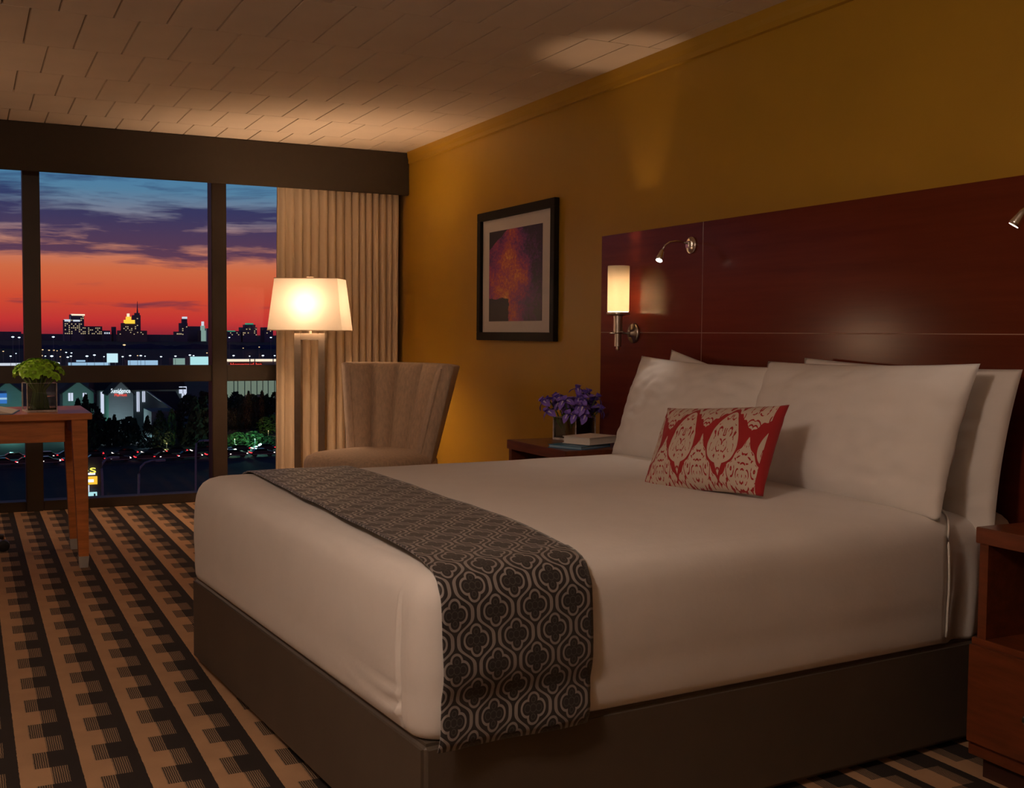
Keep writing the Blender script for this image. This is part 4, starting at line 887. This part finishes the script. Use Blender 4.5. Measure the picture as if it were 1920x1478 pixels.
# cars queuing on the road
m_car = mat('car_paint', (.045, .04, .05), .3, .4, var=.1, coat=.5); m_cglass = mat('car_glass', (.01, .012, .015), .1, var=.1)
bodyp = [(-2.2, .35), (-2.25, .75), (-2.1, .95), (-1.5, 1.0), (1.1, 1.0), (2.05, .85), (2.25, .6), (2.2, .35)]; cabp = [(-1.75, .98), (-1.15, 1.42), (.35, 1.44), (1.15, .99)]
cb = MB().prism(bodyp, -.86, .86, 'y').mesh('body', m_car, bevel=.04); cc_ = MB().prism(cabp, -.74, .74, 'y').mesh('cabin', m_cglass, bevel=.03); wh = MB().lathe([(.12, -.1), (.32, -.1), (.32, .1), (.12, .1)], 14, axis='y').mesh('wheel', m_leg)
tl = MB().box(-2.28, -1.98, -.87, .87, .70, .84).mesh('tail_lamp', g_tail); hl = MB().box(2.0, 2.26, -.87, .87, .62, .74).mesh('head_lamp', g_head); sk = MB().box(-1.9, 1.9, -.89, -.86, .44, .50).mesh('side_trim', mat('pale_trim', (.5, .42, .4), .4, .5, var=.05))
CARS = [(6+44*k+7*math.sin(k*2.3), 208, 1) for k in range(12)]+[(22+52*k+9*math.sin(k*1.7), 216.5, -1) for k in range(10)]
for i, (px, Y, d_) in enumerate(CARS):
    p = far(px, 855, Y); t = thing('car', ('dark car with red tail lights in the near lane' if d_ > 0 else 'dark car with lit headlights in the far lane'), 'car', (p.x, Y, G+.05), 0 if d_ > 0 else PI, 'cars in the near lane' if d_ > 0 else 'cars in the far lane')
    link('body', cb, t); link('cabin', cc_, t); link('tail_lamp', tl, t); link('head_lamp', hl, t); link('side_trim', sk, t)
    for wx in (-1.4, 1.4):
        for wy in (-.78, .78): link('wheel', wh, t, (wx, wy, .32))
# roadside sign on a post behind the desk leg
sg = thing('roadside_sign', 'lit yellow orange and blue sign panels on a post behind the desk leg', 'sign', (far(158, 900, 75).x, 75, G))
def pan(nm, px0, px1, py0, py1, mt, d=.2):
    x0, x1, z0, z1 = rect(px0, px1, py0, py1, 75); return MB().box(x0, x1, 75-d, 75, z0, z1).build(nm, mt, sg, world=True)
pan('board', 134, 192, 858, 942, mat('sign_cabinet', (.05, .035, .05), .6, var=.1), -.001).location.y += .1
pan('white_line', 138, 178, 887.5, 890.5, g_white); po = pan('orange_panel', 138, 182, 894, 908.5, g_org); pan('orange_words', 144, 175, 899, 904, g_white, .25); pan('white_bar', 163, 167, 910, 922, g_winw); pan('cyan_panel', 138, 181.5, 923.5, 936, g_cyan)
c_ = far(160, 880.5, 74.8); text('los', (c_.x, 74.8, c_.z), .52, 1.25, g_yel, sg, 'sign_text')
x0, x1, z0, z1 = rect(176, 179, 926, 931, 74.7); MB().box(x0, x1, 74.7, 74.75, z0, z1).build('cyan_mark', m_gnd, sg, world=True)
MB().lathe([(.14, 0), (.14, far(158, 941, 75).z-G)], 10).build('post', m_pole, sg)
# arched lamp columns close below the window
def arch(pts, Y, label):
    q = [far(x, y, Y) for x, y in pts]; t = thing('lamp_column', label, 'street lamp', (q[0].x, Y, G)); q = [Vector((q[0].x, Y, G))]+q
    MB().tube(q, .07, 8).build('column', m_pole, t, smooth=True, world=True); e = q[-1]; MB().box(e.x-.1, e.x+.5, Y-.12, Y+.12, e.z-.08, e.z+.05).build('lamp_head', m_pole, t, bevel=.02, world=True)
arch([(260, 930), (260.5, 890), (264, 876), (272, 868), (284, 864), (294, 863)], 70, 'thin grey lamp column arching to the right under the window')
arch([(192, 905), (190.5, 880), (193, 868), (200, 860), (207, 858)], 70, 'short grey lamp column arching beside the lit roadside sign')
arch([(367, 930), (367, 850), (368, 832), (374, 827), (384, 826)], 80, 'slim lamp column rising before the right mullion')
